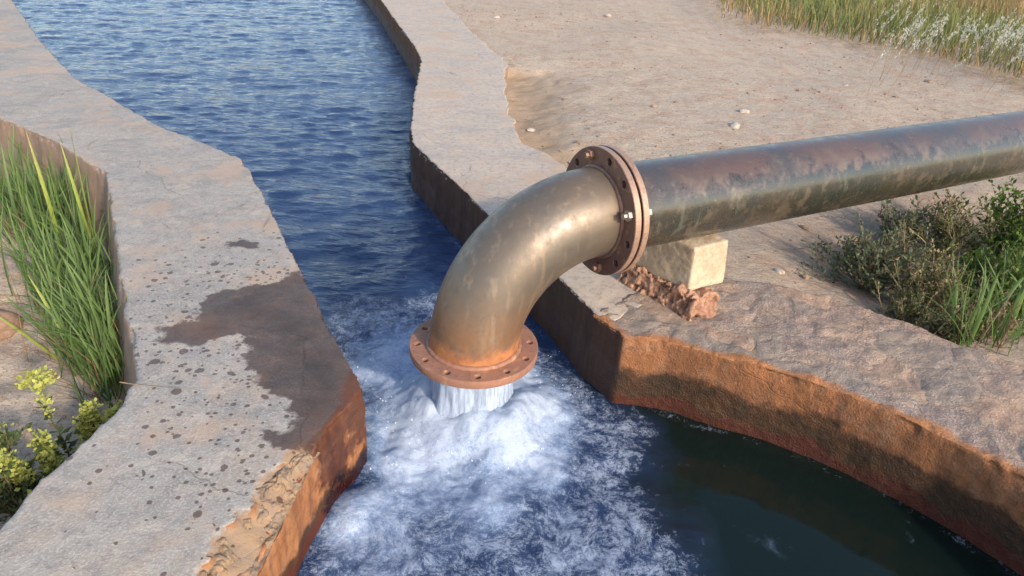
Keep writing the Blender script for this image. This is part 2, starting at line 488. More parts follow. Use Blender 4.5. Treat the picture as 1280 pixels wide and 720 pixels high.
def mat_elbow():
    t = NT('worn_elbow_steel')
    z = t.sep()[2]
    n1 = t.noise(5, 6, 0.6); n2 = t.noise(28, 6, 0.65); n3 = t.noise(1.0, 5, 0.6, vec=t.scalev((38, 38, 7)))
    c = t.mix(t.rng(n1, 0.35, 0.65), (0.185, 0.138, 0.098), (0.155, 0.13, 0.105))
    up = t.rng(t.math('ADD', z, t.math('MULTIPLY', t.math('SUBTRACT', n1, 0.5), 0.25)), 0.05, 0.24)
    c = t.mix(up, t.mix(t.rng(n2, 0.35, 0.65), (0.29, 0.155, 0.08), (0.24, 0.14, 0.085)), c)
    c = t.mix(t.math('MULTIPLY', t.rng(n3, 0.54, 0.70), 0.55), c, (0.33, 0.24, 0.16))
    c = t.mix(t.math('MULTIPLY', t.rng(n2, 0.56, 0.72), 0.55), c, (0.13, 0.10, 0.075))
    low = t.rng(t.math('ADD', z, t.math('MULTIPLY', t.math('SUBTRACT', n2, 0.5), 0.09)), 0.06, 0.02)
    c = t.mix(low, c, t.mix(t.rng(n2, 0.4, 0.6), (0.40, 0.165, 0.062), (0.28, 0.105, 0.045)))
    ro = t.rng(n2, 0.35, 0.65, 0.36, 0.56)
    ro = t.math('ADD', ro, t.math('MULTIPLY', low, 0.25))
    me = t.rng(low, 0, 1, 0.45, 0.05)
    return t.done(c, ro, me, t.bump(t.math('ADD', n2, t.math('MULTIPLY', t.noise(130, 3), 0.3)), 0.13, 0.006))


def mat_pipe():
    t = NT('blackened_pipe_steel')
    n1 = t.noise(3.2, 6, 0.65); n2 = t.noise(16, 7, 0.7); n3 = t.noise(60, 5, 0.7); drip = t.noise(1.0, 5, 0.65, vec=t.scalev((26, 26, 4)))
    nz = t.sep(t.geo.outputs['Normal'])[2]
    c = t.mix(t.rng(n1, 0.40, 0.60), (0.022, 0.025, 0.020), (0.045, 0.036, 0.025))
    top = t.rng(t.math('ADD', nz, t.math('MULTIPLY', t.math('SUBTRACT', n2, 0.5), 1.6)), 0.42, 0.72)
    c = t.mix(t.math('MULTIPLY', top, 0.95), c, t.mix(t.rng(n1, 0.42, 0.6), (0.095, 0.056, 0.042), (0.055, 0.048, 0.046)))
    c = t.mix(t.math('MULTIPLY', t.rng(n2, 0.53, 0.62), 0.6), c, (0.11, 0.08, 0.052))
    c = t.mix(t.math('MULTIPLY', t.rng(drip, 0.60, 0.68), 0.22), c, (0.18, 0.21, 0.15))
    c = t.mix(t.math('MULTIPLY', t.rng(n3, 0.62, 0.72), 0.45), c, (0.32, 0.25, 0.19))
    ro = t.rng(t.math('ADD', n2, t.math('MULTIPLY', top, 0.12)), 0.35, 0.72, 0.18, 0.40)
    return t.done(c, ro, 0.0, t.bump(t.math('ADD', n2, t.math('MULTIPLY', n3, 0.5)), 0.12, 0.006), 0.5, IOR=1.7)


def mat_rust(name, a, b, d, ro=0.75, metal=0.15):
    t = NT(name)
    n1 = t.noise(12, 6, 0.65); n2 = t.noise(55, 6, 0.7)
    c = t.mix(t.rng(n1, 0.35, 0.65), a, b)
    c = t.mix(t.math('MULTIPLY', t.rng(n2, 0.52, 0.70), 0.8), c, d)
    c = t.mix(t.math('MULTIPLY', t.rng(t.noise(26, 4), 0.58, 0.68), 0.5), c, (0.50, 0.29, 0.15))
    return t.done(c, ro, metal, t.bump(t.math('ADD', n1, n2), 0.35, 0.004))


M_ELBOW = mat_elbow()
M_PIPE = mat_pipe()
M_FLANGE = mat_rust('rusty_outlet_flange', (0.33, 0.155, 0.095), (0.27, 0.135, 0.09), (0.17, 0.085, 0.06))
M_FLANGE2 = mat_rust('brown_joint_flange', (0.17, 0.09, 0.065), (0.21, 0.12, 0.085), (0.10, 0.06, 0.045), 0.5, 0.35)
M_RIM = mat_rust('worn_flange_rim', (0.40, 0.26, 0.185), (0.34, 0.22, 0.16), (0.20, 0.12, 0.085), 0.45, 0.35)
M_GASKET = NT('gasket_rubber').done((0.012, 0.01, 0.009), 0.8)
M_BOLT = NT('bright_bolt_steel').done((0.42, 0.38, 0.33), 0.38, 0.8)
M_BOLT2 = mat_rust('rusty_bolt', (0.20, 0.11, 0.075), (0.26, 0.16, 0.11), (0.12, 0.07, 0.05), 0.6, 0.3)


def mat_stone(name, a, b, d, scale=1.0, bump=0.6):
    t = NT(name)
    n1 = t.noise(9 * scale, 6, 0.65); n2 = t.noise(60 * scale, 5, 0.7)
    c = t.mix(t.rng(n1, 0.42, 0.58), a, b)
    c = t.mix(t.math('MULTIPLY', t.rng(n2, 0.52, 0.62), 0.6), c, d)
    c = t.mix(t.math('MULTIPLY', t.rng(t.noise(4.5 * scale, 6, 0.7), 0.50, 0.62), 0.55), c, d)
    return t.done(c, 0.9, 0, t.bump(t.math('ADD', n1, t.math('MULTIPLY', n2, 0.8)), bump, 0.008), 0.3)


M_BLOCK = mat_stone('pale_limestone', (0.52, 0.42, 0.30), (0.44, 0.34, 0.235), (0.34, 0.24, 0.155))
M_RUBBLE = mat_stone('pitted_pink_stone', (0.44, 0.25, 0.16), (0.36, 0.20, 0.13), (0.20, 0.10, 0.065))
M_PEBBLE = mat_stone('pale_pebble', (0.50, 0.43, 0.36), (0.44, 0.36, 0.29), (0.35, 0.27, 0.21))
M_PEBBLE2 = mat_stone('brown_pebble', (0.36, 0.25, 0.18), (0.30, 0.20, 0.14), (0.22, 0.14, 0.10))
M_BROKEN = mat_stone('bare_aggregate', (0.33, 0.215, 0.125), (0.27, 0.205, 0.15), (0.15, 0.095, 0.06), 1.6, 0.9)
M_ROCK = mat_stone('red_rock', (0.33, 0.20, 0.13), (0.27, 0.16, 0.11), (0.36, 0.25, 0.17))


def mat_leaf(name, a, b, tip, transl=0.35, ro=0.5):
    t = NT(name)
    v = t.attr('tint'); s = t.attr('along')
    c = t.mix(v, a, b)
    c = t.mix(t.math('MULTIPLY', t.rng(s, 0.35, 1.0), 0.8), c, tip)
    c = t.mix(t.math('MULTIPLY', t.rng(t.noise(40, 3), 0.5, 0.75), 0.35), c, (0.16, 0.13, 0.05))
    t.done(c, ro, 0, None, 0.3)
    tr = t.n('ShaderNodeBsdfTranslucent'); t.put(tr.inputs[0], c)
    mx = t.n('ShaderNodeMixShader'); mx.inputs[0].default_value = transl
    t.t.links.new(t.b.outputs[0], mx.inputs[1]); t.t.links.new(tr.outputs[0], mx.inputs[2])
    t.t.links.new(mx.outputs[0], t.out.inputs[0])
    return t.m


M_REED = mat_leaf('reed_leaf', (0.045, 0.105, 0.03), (0.12, 0.20, 0.05), (0.20, 0.28, 0.085))
M_REEDB = mat_leaf('bright_reed_leaf', (0.24, 0.33, 0.04), (0.32, 0.38, 0.05), (0.46, 0.44, 0.16))
M_STRAW = mat_leaf('dry_straw', (0.30, 0.20, 0.11), (0.42, 0.31, 0.18), (0.46, 0.36, 0.23), 0.2, 0.7)
M_DEAD = mat_leaf('dead_brown_stalk', (0.16, 0.09, 0.045), (0.25, 0.15, 0.08), (0.30, 0.20, 0.11), 0.15, 0.8)
M_SAGE = mat_leaf('grey_green_leaf', (0.07, 0.10, 0.055), (0.13, 0.165, 0.09), (0.19, 0.215, 0.13), 0.2, 0.7)
M_OLIVE = mat_leaf('olive_weed_leaf', (0.07, 0.105, 0.03), (0.13, 0.16, 0.05), (0.19, 0.20, 0.08), 0.25, 0.6)
M_TAN = mat_leaf('tan_seed_husk', (0.26, 0.19, 0.105), (0.36, 0.27, 0.155), (0.42, 0.33, 0.21), 0.25, 0.8)
M_LUSH = mat_leaf('lush_leaf', (0.06, 0.12, 0.02), (0.12, 0.19, 0.035), (0.20, 0.26, 0.06), 0.35, 0.55)
M_YELLOW = mat_leaf('yellow_floret', (0.36, 0.38, 0.07), (0.50, 0.50, 0.12), (0.58, 0.57, 0.22), 0.25, 0.7)
M_WEEDLEAF = mat_leaf('dull_weed_leaf', (0.045, 0.075, 0.03), (0.085, 0.115, 0.04), (0.12, 0.15, 0.05), 0.2, 0.6)
M_MEADOW = mat_leaf('meadow_grass', (0.105, 0.15, 0.03), (0.20, 0.23, 0.06), (0.33, 0.30, 0.12), 0.3, 0.6)
M_MEADOWDRY = mat_leaf('dry_meadow_grass', (0.30, 0.19, 0.085), (0.40, 0.26, 0.12), (0.45, 0.30, 0.15), 0.25, 0.7)
M_PLUME = mat_leaf('silver_plume', (0.46, 0.46, 0.36), (0.58, 0.57, 0.47), (0.62, 0.60, 0.52), 0.3, 0.8)


# ------------------------------------------------------------------ ground
def build_ground():
    def axis(lo, hi, a, b, step):
        core = np.arange(a, b + step / 2, step)
        def grow(start, end, s):
            out = []; p = start; d = step
            while abs(p - end) > d:
                d *= 1.09; p += s * d; out.append(p)
            out.append(end)
            return out
        return np.concatenate([np.array(grow(a, lo, -1))[::-1], core, np.array(grow(b, hi, 1))])
    xs = axis(-600, 600, -2.6, 3.4, 0.024); ys = axis(-400, 900, 0.6, 6.2, 0.024)
    X, Y = np.meshgrid(xs, ys); P = np.stack([X.ravel(), Y.ravel()], 1)
    P3 = np.c_[P, np.zeros(len(P))]
    dw = sdf(P, WATER_POLY)
    left = sdf(P, LEFT_POLY) < 0
    r = np.hypot(P[:, 0], P[:, 1] - 3)
    lvl = -0.03 + 0.022 * fbm(P3, 0.9, 2, 0.45, 3) + 0.0035 * fbm(P3, 6, 4, 0.6, 9) + 0.0025 * fbm(P3, 28, 3, 0.6, 12)
    lvl += 0.4 * sstep(20, 300, r) * fbm(P3, 0.02, 3, 0.5, 5)
    loose = np.zeros(len(P)); damp = np.zeros(len(P))
    # eroded hollow along the back of the right wall
    dA = dline(P, np.array(R_OUT)[2:9])
    win = sstep(3.35, 3.75, P[:, 1]) * (1 - sstep(5.78, 5.92, P[:, 1] + 0.05 * fbm(P3, 5, 2, 0.5, 4)))
    hol = win * (1 - sstep(0.02, 0.62, dA + 0.07 * fbm(P3, 3, 3, 0.5, 8)))
    lvl -= 0.065 * hol
    lvl -= 0.007 * win * (1 - sstep(0.3, 0.9, dA)) * np.clip(fbm(P3, 14, 3, 0.6, 22), -0.3, 1)
    loose = np.clip(hol * 1.4, 0, 1)
    # dip behind the rubble wall where the bushes grow
    c = at(1180, 340, -0.1)
    dip = np.exp(-(((P[:, 0] - c[0]) / 0.75) ** 2 + ((P[:, 1] - c[1]) / 0.65) ** 2))
    lvl -= 0.13 * dip
    damp = np.clip(dip * 1.1, 0, 1)
    # dirt heaped around the pipe support and rising to the track
    c = at(960, 315, 0.0)
    lvl += 0.035 * np.exp(-(((P[:, 0] - c[0]) / 0.35) ** 2 + ((P[:, 1] - c[1]) / 0.35) ** 2))
    # low berm where the grass starts
    gl = np.array([at(u, v, 0)[:2] for u, v in ((880, 0), (905, 25), (960, 40), (1040, 52), (1100, 62), (1180, 78), (1240, 95), (1280, 108))])
    db = dline(P, gl)
    lvl += 0.05 * np.exp(-(db / 0.35) ** 2)
    # lower ground outside the left wall
    zl = -0.33 + 0.03 * fbm(P3, 1.5, 4, 0.55, 31) + 0.012 * fbm(P3, 9, 3, 0.6, 32)
    dl = -sdf(P, LEFT_POLY)
    w = sstep(-0.04, 0.06, dl) * (1 - sstep(5.5, 9.0, P[:, 1]))
    lvl = lvl * (1 - w) + zl * w
    # bed of the channel; the change of level is inside the walls
    k = sstep(0.30, 0.12, dw)
    far = (P[:, 1] > 10.5) & (P[:, 0] < -3.2)
    k = np.where(far, sstep(0.05, -0.25, dw), k)
    z = lvl * (1 - k) + (-0.85) * k
    idx = np.arange(len(P)).reshape(len(ys), len(xs))
    F = np.stack([idx[:-1, :-1], idx[:-1, 1:], idx[1:, 1:], idx[1:, :-1]], -1).reshape(-1, 4)
    me = mesh_from('ground', np.c_[P, z], F)
    attr(me, 'loose', loose); attr(me, 'damp', damp)
    link('ground', me, M_DIRT, kind='structure')
    def height(x, y):
        i = np.clip(np.searchsorted(xs, x), 0, len(xs) - 1); j = np.clip(np.searchsorted(ys, y), 0, len(ys) - 1)
        return z.reshape(len(ys), len(xs))[j, i]
    return height


ground_z = build_ground()


# ------------------------------------------------------------------ walls
WET_PX = [(372, 338), (340, 356), (299, 360), (272, 368), (248, 386), (242, 399), (205, 411), (205, 425), (239, 429), (302, 416), (319, 440), (317, 462), (336, 481),
          (360, 491), (376, 522), (340, 547), (358, 556), (405, 546), (460, 490), (440, 440), (412, 392), (388, 355)]
WET = [tuple(at(u, v, 0)[:2]) for u, v in WET_PX]
WET2 = [tuple(at(u, v, 0)[:2]) for u, v in ((280, 305), (300, 301), (322, 303), (320, 310), (300, 310), (285, 311))]


def broken_edge(wall):
    """the spalled arris of the left wall: bare, crumbling aggregate"""
    face = np.array([(-0.409, 1.45), (-0.427, 1.378), (-0.458, 1.252), (-0.475, 1.1), (-0.49, 0.95), (-0.5, 0.6)])
    na, nb_ = 340, 44
    ys = np.linspace(1.295, 0.62, na)
    fx = np.interp(-ys, -face[:, 1], face[:, 0])
    wy = np.interp(ys, [0.62, 0.8, 1.0, 1.2, 1.3, 1.38, 1.40], [0.95, 0.95, 0.85, 0.6, 0.26, 0.06, 0.0])
    Y, T = np.meshgrid(ys, np.linspace(0, 1, nb_), indexing='ij')
    FX = np.repeat(fx[:, None], nb_, 1); W = np.repeat(wy[:, None], nb_, 1)
    rag = 0.020 * fbm(np.c_[ys * 0, ys, ys * 0], 16, 4, 0.65, 177)[:, None] * W
    X = FX + 0.003 - (0.105 * W + rag) * (1 - T)
    Z = 0.004 - 0.022 * np.clip(0.45 - W, 0, 1) / 0.45 - (0.062 * W + 0.006) * T ** 1.3
    Q = np.c_[X.ravel(), Y.ravel(), Z.ravel()]
    bump = 0.009 * fbm(Q, 26, 4, 0.65, 180) + 0.010 * (0.5 - np.abs(fbm(Q, 15, 3, 0.55, 184))) - 0.006
    win = (np.sin(math.pi * T) ** 0.5).ravel() * np.clip(W.ravel() * 1.5, 0, 1)
    stepz = 0.010 * np.round(fbm(Q, 9, 2, 0.5, 188) * 2) / 2
    Q[:, 2] += (bump + stepz) * win - 0.012 * (1 - win) * (T.ravel() < 0.5)
    Q[:, 0] += 0.6 * bump * win
    idx = np.arange(na * nb_).reshape(na, nb_)
    F = np.stack([idx[:-1, :-1], idx[:-1, 1:], idx[1:, 1:], idx[1:, :-1]], -1).reshape(-1, 4)
    link('broken_edge', mesh_from('broken_edge', Q, F), M_BROKEN, wall, label='crumbled arris of bare ochre aggregate')


def finish_wall(name, bm, voxel, mat, label, rough, seed, left=False, front=False):
    me = remesh(bm, voxel)
    V = co_of(me); N = no_of(me)
    d1 = fbm(V, 3.0, 4, 0.5, seed); d2 = fbm(V, 16, 4, 0.55, seed + 3)
    top = sstep(0.5, 0.9, N[:, 2])
    amp = (0.004 - 0.003 * top) * d1 + (0.003 - 0.0018 * top) * d2
    if front:
        amp = 0.003 * d1 + 0.002 * d2 + top * (0.006 * fbm(V, 5, 4, 0.6, seed + 8) + 0.0045 * fbm(V, 22, 3, 0.65, seed + 6))
    # chipped arrises
    edge = np.exp(-((V[:, 2] + 0.0) / 0.03) ** 2) * (1 - np.abs(N[:, 2]) ** 4 * 0.9)
    chip = np.clip(fbm(V, 11, 4, 0.6, seed + 20), 0, 1)
    amp = amp - edge * chip * (0.015 if not front else 0.020)
    V = V + N * amp[:, None]
    P = V[:, :2]
    broken = np.zeros(len(V)); iron = np.zeros(len(V)); wet = np.full(len(V), 1.0); drops = np.zeros(len(V)); face_shade = np.zeros(len(V)); outer = np.zeros(len(V))
    if left:
        # spalled arris on the near right edge
        face = [(-0.40, 1.47), (-0.427, 1.378), (-0.458, 1.252), (-0.475, 1.1), (-0.49, 0.95), (-0.5, 0.6), (-0.48, 0.1)]
        df = dline(P, face)
        wy = np.interp(V[:, 1], [0.3, 0.8, 1.0, 1.2, 1.3, 1.38], [0.95, 0.95, 0.85, 0.6, 0.25, 0.0])
        rag = 0.018 * fbm(V, 14, 4, 0.65, 77) + 0.010 * fbm(V, 45, 3, 0.6, 78)
        width = 0.095 * wy + rag * (wy > 0.05)
        zmax = np.where(df < width, -0.012 * (wy > 0.05) - 0.058 * wy + 0.055 * wy * (df / np.maximum(width, 1e-3)) ** 0.8 + rag * 0.6, 9)
        cut = (V[:, 2] > zmax) & (wy > 0.02)
        V[:, 2] = np.where(cut, zmax, V[:, 2])
        broken = np.where(cut & (df > 0.012), 1.0, 0.0)
        # the near face leans out towards the water
        w0 = sdf(P, WET); w1 = sdf(P, WET2)
        wet = np.minimum(w0 - 0.01, w1)
        drops = np.clip(1 - w0 / 0.55, 0, 1) ** 1.6
        drops = drops * (V[:, 1] < 2.9)
        c0 = np.array([-0.40, 1.52])
        iron = np.clip(1.05 - np.hypot(P[:, 0] - c0[0], P[:, 1] - c0[1]) / 0.10, 0, 1) + 0.75 * np.exp(-((df - 0.0) / 0.03) ** 2) * (V[:, 1] < 1.45)
        inn = dline(P, L_IN); oo = dline(P, L_OUT)
        outer = sstep(-0.02, 0.02, inn - oo)
        iron = iron + 0.45 * np.exp(-(inn / 0.03) ** 2) * sstep(2.5, 2.2, V[:, 1])
    elif front:
        inn = dline(P, F_IN); oo = dline(P, F_OUT)
        outer = sstep(-0.02, 0.02, inn - oo)
        iron = 0.8 * np.exp(-(inn / 0.05) ** 2)
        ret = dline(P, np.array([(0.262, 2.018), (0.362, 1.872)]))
        face_shade = np.where((ret < 0.03) & (V[:, 0] < 0.362), 1.0, 0.0)  # corner return painted dark as the shaded face beside it
    else:
        inn = dline(P, R_IN); oo = dline(P, R_OUT)
        outer = sstep(-0.02, 0.02, inn - oo)
        face_shade = np.ones(len(V)) * sstep(4.9, 4.6, V[:, 1])  # shade of the water-side face put into its colour, weaker far off
        face_shade = np.maximum(face_shade, 0.6)
    me.vertices.foreach_set('co', V.astype(np.float32).ravel())
    for k, v in (('broken', broken), ('iron', iron), ('wet', wet), ('drops', drops), ('face_shade', face_shade), ('outer', outer)):
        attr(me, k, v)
    me.update()
    w = link(name, me, mat, label=label, category='wall')
    if left:
        broken_edge(w)


Li = smooth_line(L_IN, 0.07, 0.002, 1); Lo = smooth_line(L_OUT, 0.07, 0.006, 2)
top_l = Li + Lo
bot_l = list(Li) + [(x - 0.13 * (1.3 < y < 4), y - 0.07 * (1.5 < y < 4)) for x, y in Lo]
finish_wall('channel_wall', prism(top_l, bot_l, 0.0, -0.72), 0.0115, M_LEFT, 'broad weathered grey concrete wall with a dark wet splash patch, left of the water', 0, 11, left=True)
Ri = smooth_line(R_IN, 0.07, 0.003, 3); Ro = smooth_line(R_OUT, 0.1, 0.02, 4)
finish_wall('channel_wall', prism(Ri + Ro, Ri + Ro, 0.0, -0.72), 0.0115, M_RIGHT, 'dusty tan concrete wall with brown face darkened for shade, between channel and dirt track', 0, 23)
def chaikin(pts, k):
    pts = [np.array(p) for p in pts]
    for _ in range(k):
        out = [pts[0]]
        for a, b in zip(pts[:-1], pts[1:]):
            out += [a * 0.75 + b * 0.25, a * 0.25 + b * 0.75]
        pts = out + [pts[-1]]
    return pts
Fi = smooth_line([np.array(F_IN[0]), np.array(F_IN[1])] + chaikin(F_IN[1:3] + [(0.66, 1.803), (0.85, 1.728), (1.03, 1.622), (1.19, 1.49), (1.318, 1.345)] + F_IN[-6:], 3)[1:], 0.05, 0.003, 5); Fo = smooth_line(F_OUT, 0.06, 0.03, 6)
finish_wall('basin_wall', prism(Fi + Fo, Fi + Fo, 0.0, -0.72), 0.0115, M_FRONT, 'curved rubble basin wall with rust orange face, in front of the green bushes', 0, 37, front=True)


# ------------------------------------------------------------------ water
JET = np.array([-0.105, 1.795])


def build_water():
    xs = np.concatenate([np.arange(-9.2, -0.75, 0.035), np.arange(-0.75, 1.5, 0.0085), np.arange(1.5, 2.2, 0.05)])
    ys = np.concatenate([np.arange(-3.1, 0.8, 0.06), np.arange(0.8, 2.75, 0.0085), np.arange(2.75, 5, 0.016), np.arange(5, 15.8, 0.04)])
    X, Y = np.meshgrid(xs, ys); P = np.stack([X.ravel(), Y.ravel()], 1)
    d = sdf(P, WATER_POLY)
    P3 = np.c_[P, np.zeros(len(P))]
    FO = [tuple(at(u, v, WATER_Z)[:2]) for u, v in ((410, 395), (470, 392), (530, 384), (580, 380), (650, 415), (700, 455), (735, 490), (770, 530), (750, 575), (735, 620), (745, 680), (760, 740), (740, 860), (300, 860), (360, 720), (400, 650), (440, 560))]
    LA = [tuple(at(u, v, WATER_Z)[:2]) for u, v in ((395, 372), (470, 372), (530, 365), (580, 366), (660, 410), (720, 455), (770, 500), (822, 526), (800, 560), (790, 600), (830, 650), (862, 720), (880, 860), (300, 860), (360, 720), (400, 650), (440, 560))]
    nz = fbm(P3, 5, 4, 0.55, 51)
    df = sdf(P, FO) + 0.05 * nz; dl = sdf(P, LA) + 0.05 * nz
    rj = np.hypot(P[:, 0] - JET[0], P[:, 1] - JET[1])
    foam = sstep(0.06, -0.16, df)
    foam = foam * (0.58 + 0.62 * np.exp(-(np.clip(rj - 0.14, 0, 9) / 0.25) ** 2) + 0.20 * fbm(P3, 3.2, 3, 0.5, 58))
    # the right flank and the near bottom are thinner
    thin = sstep(0.08, 0.40, P[:, 0]) * 0.5 + sstep(1.50, 1.20, P[:, 1]) * 0.42 * sstep(-0.42, -0.2, P[:, 0])
    foam = np.clip(foam * (1 - thin), 0, 1.4)
    # a brighter crest thrown up on the right, another at the wall
    for u, v, s, a in ((690, 590, 0.055, 0.55), (645, 560, 0.06, 0.35), (440, 640, 0.07, 0.30), (610, 640, 0.07, 0.3), (470, 440, 0.12, 0.25)):
        c = at(u, v, WATER_Z)
        foam += a * np.exp(-((P[:, 0] - c[0]) ** 2 + (P[:, 1] - c[1]) ** 2) / s ** 2)
    lace = sstep(0.10, -0.06, dl)
    lace = np.maximum(lace, 0.22 * sstep(3.3, 2.6, P[:, 1]) * (P[:, 1] > 1.9))
    edge = np.exp(-((d + 0.02) / 0.03) ** 2)
    lace = np.maximum(lace, 0.62 * edge * sstep(4.5, 3, P[:, 1]))
    clear = sstep(-0.12, 0.10, dl) * sstep(0.05, 0.3, P[:, 0]) * sstep(2.2, 1.9, P[:, 1])
    # heights
    ca, sa = math.cos(0.30), math.sin(0.30)
    Q = np.c_[(P[:, 0] * ca + P[:, 1] * sa) * 0.42, -P[:, 0] * sa + P[:, 1] * ca, np.zeros(len(P))]
    up = sstep(2.0, 2.7, P[:, 1]) + 0.12
    calm = 1 - 0.9 * clear
    h = 0.007 * up * calm * fbm(Q, 4.2, 3, 0.55, 61) + 0.006 * up * calm * fbm(Q, 14, 3, 0.6, 65)
    T = np.clip(np.maximum(foam, 0.55 * lace), 0, 1)
    rid = 1 - np.abs(fbm(P3, 9, 4, 0.55, 71))
    h += T * (0.018 * fbm(P3, 6, 3, 0.5, 70) + 0.008 * (rid - 0.6) + 0.0035 * fbm(P3, 34, 3, 0.6, 74))
    h += 0.105 * np.exp(-(np.clip(rj - 0.13, 0, 9) / 0.10) ** 2) * (0.8 + 0.45 * fbm(P3, 6, 3, 0.5, 79))
    for u, v, s, a in ((690, 590, 0.05, 0.030), (645, 560, 0.06, 0.02), (440, 640, 0.08, 0.022), (600, 640, 0.08, 0.018)):
        c = at(u, v, WATER_Z)
        h += a * np.exp(-((P[:, 0] - c[0]) ** 2 + (P[:, 1] - c[1]) ** 2) / s ** 2)
    rip = np.clip(up * calm, 0.02, 1)
    idx = np.arange(len(P)).reshape(len(ys), len(xs))
    F = np.stack([idx[:-1, :-1], idx[:-1, 1:], idx[1:, 1:], idx[1:, :-1]], -1).reshape(-1, 4)
    F = F[(d[F] < 0.13).all(1)]
    use = np.unique(F); remap = np.full(len(P), -1); remap[use] = np.arange(len(use))
    me = mesh_from('water', np.c_[P, WATER_Z + h][use], remap[F])
    for k, v in (('foam', foam), ('lace', lace), ('clear', clear), ('ripple', rip)):
        attr(me, k, v[use])
    link('water', me, M_WATER, kind='structure')


build_water()


def build_jet():
    n, m = 160, 40
    V = []; F = []
    for j in range(m):
        t = j / (m - 1); z = -0.030 - t * 0.26
        for i in range(n):
            a = 2 * math.pi * i / n
            V.append((math.cos(a), math.sin(a), z))
    V = np.array(V)
    t = (-0.030 - V[:, 2]) / 0.26
    rad = 0.1262 + 0.004 * t + 0.05 * t ** 6
    S = np.c_[V[:, 0] * 4.2, V[:, 1] * 4.2, V[:, 2] * 5]
    rad = rad + (0.001 + 0.008 * t) * fbm(S, 1.0, 3, 0.6, 81) + (0.0006 + 0.0025 * t) * fbm(S * [3, 3, 1.4], 1, 3, 0.6, 85)
    V = np.c_[JET[0] + V[:, 0] * rad, JET[1] + V[:, 1] * rad, V[:, 2]]
    for j in range(m - 1):
        for i in range(n):
            k = (i + 1) % n
            F.append((j * n + i, j * n + k, (j + 1) * n + k, (j + 1) * n + i))
    link('falling_water', mesh_from('falling_water', V, F), M_JET, kind='stuff', label='white column of water pouring from the rusty outlet flange', category='water')
    # spray thrown up around the plunge
    bm = bmesh.new(); bmesh.ops.create_icosphere(bm, subdivisions=1, radius=1)
    B = np.array([v.co[:] for v in bm.verts]); BF = np.array([[v.index for v in f.verts] for f in bm.faces]); bm.free()
    VV = []; FF = []
    N = 320
    for k in range(N):
        a = rng.uniform(0, 2 * math.pi); rr = 0.13 + abs(rng.normal(0, 0.16))
        x, y = JET[0] + rr * math.cos(a), JET[1] + rr * math.sin(a)
        z = WATER_Z + 0.012 + abs(rng.normal(0, 0.035)) * math.exp(-(rr - 0.15) / 0.25)
        s = rng.uniform(0.0008, 0.0020)
        VV.append(B * s * [1, 1, rng.uniform(0.8, 1.6)] + [x, y, z]); FF.append(BF + k * len(B))
    link('spray_droplets', mesh_from('spray_droplets', np.concatenate(VV), np.concatenate(FF)), M_DROP, kind='stuff', label='fine white spray droplets around the plunging water', category='spray')


build_jet()


# ------------------------------------------------------------------ discharge pipe
PR = 0.1365
AZ = math.radians(60.24)
HD = np.array([math.sin(AZ), math.cos(AZ), 0.0]); UP = np.array([0, 0, 1.0]); SIDE = np.cross(UP, HD)
P0 = np.array([-0.1051, 1.7952, -0.0089]); ER = 0.3788
CC = P0 + HD * ER
JP = CC + UP * ER + HD * 0.0186                     # elbow-side face of the joint


def sweep(C, T, radii, n=96, close=False):
    V = []; F = []
    for c, t, r in zip(C, T, radii):
        b = np.cross(t, SIDE); b /= np.linalg.norm(b)
        for i in range(n):
            a = 2 * math.pi * i / n
            V.append(c + r * (math.cos(a) * SIDE + math.sin(a) * b))
    for j in range(len(C) - 1):
        for i in range(n):
            k = (i + 1) % n
            F.append((j * n + i, j * n + k, (j + 1) * n + k, (j + 1) * n + i))
    return np.array(V), np.array(F)


def tube_mesh(name, C, T, R, n=96):
    """open tube with wall thickness: outside, then back along the inside"""
    C2 = list(C) + list(C)[::-1]; T2 = list(T) + list(T)[::-1]
    R2 = list(R) + [r - 0.009 for r in R][::-1]
    V, F = sweep(C2, T2, R2, n)
    return mesh_from(name, V, F)


def ring_curve(name, ro, ri, nh, rb, rh, thick, phase):
    cu = bpy.data.curves.new(name, 'CURVE'); cu.dimensions = '2D'; cu.fill_mode = 'BOTH'
    cu.extrude = thick / 2 - 0.0015; cu.bevel_depth = 0.0015; cu.bevel_resolution = 1; cu.offset = -0.0015
    def circ(cx, cy, r, n):
        s = cu.splines.new('POLY'); s.points.add(n - 1); s.use_cyclic_u = True
        for i in range(n):
            a = 2 * math.pi * i / n
            s.points[i].co = (cx + r * math.cos(a), cy + r * math.sin(a), 0, 1)
    circ(0, 0, ro, 128); circ(0, 0, ri, 96)
    for k in range(nh):
        a = phase + 2 * math.pi * k / nh
        circ(rb * math.cos(a), rb * math.sin(a), rh, 16)
    o = bpy.data.objects.new('tmp', cu); COL.objects.link(o)
    dg = bpy.context.evaluated_depsgraph_get()
    me = bpy.data.meshes.new_from_object(o.evaluated_get(dg))
    bpy.data.objects.remove(o); bpy.data.curves.remove(cu)
    me.name = name
    return me


def xform(me, origin, xa, ya, za):
    V = co_of(me)
    W = np.asarray(origin) + V[:, :1] * xa + V[:, 1:2] * ya + V[:, 2:] * za
    me.vertices.foreach_set('co', W.astype(np.float32).ravel()); me.update()
    return me


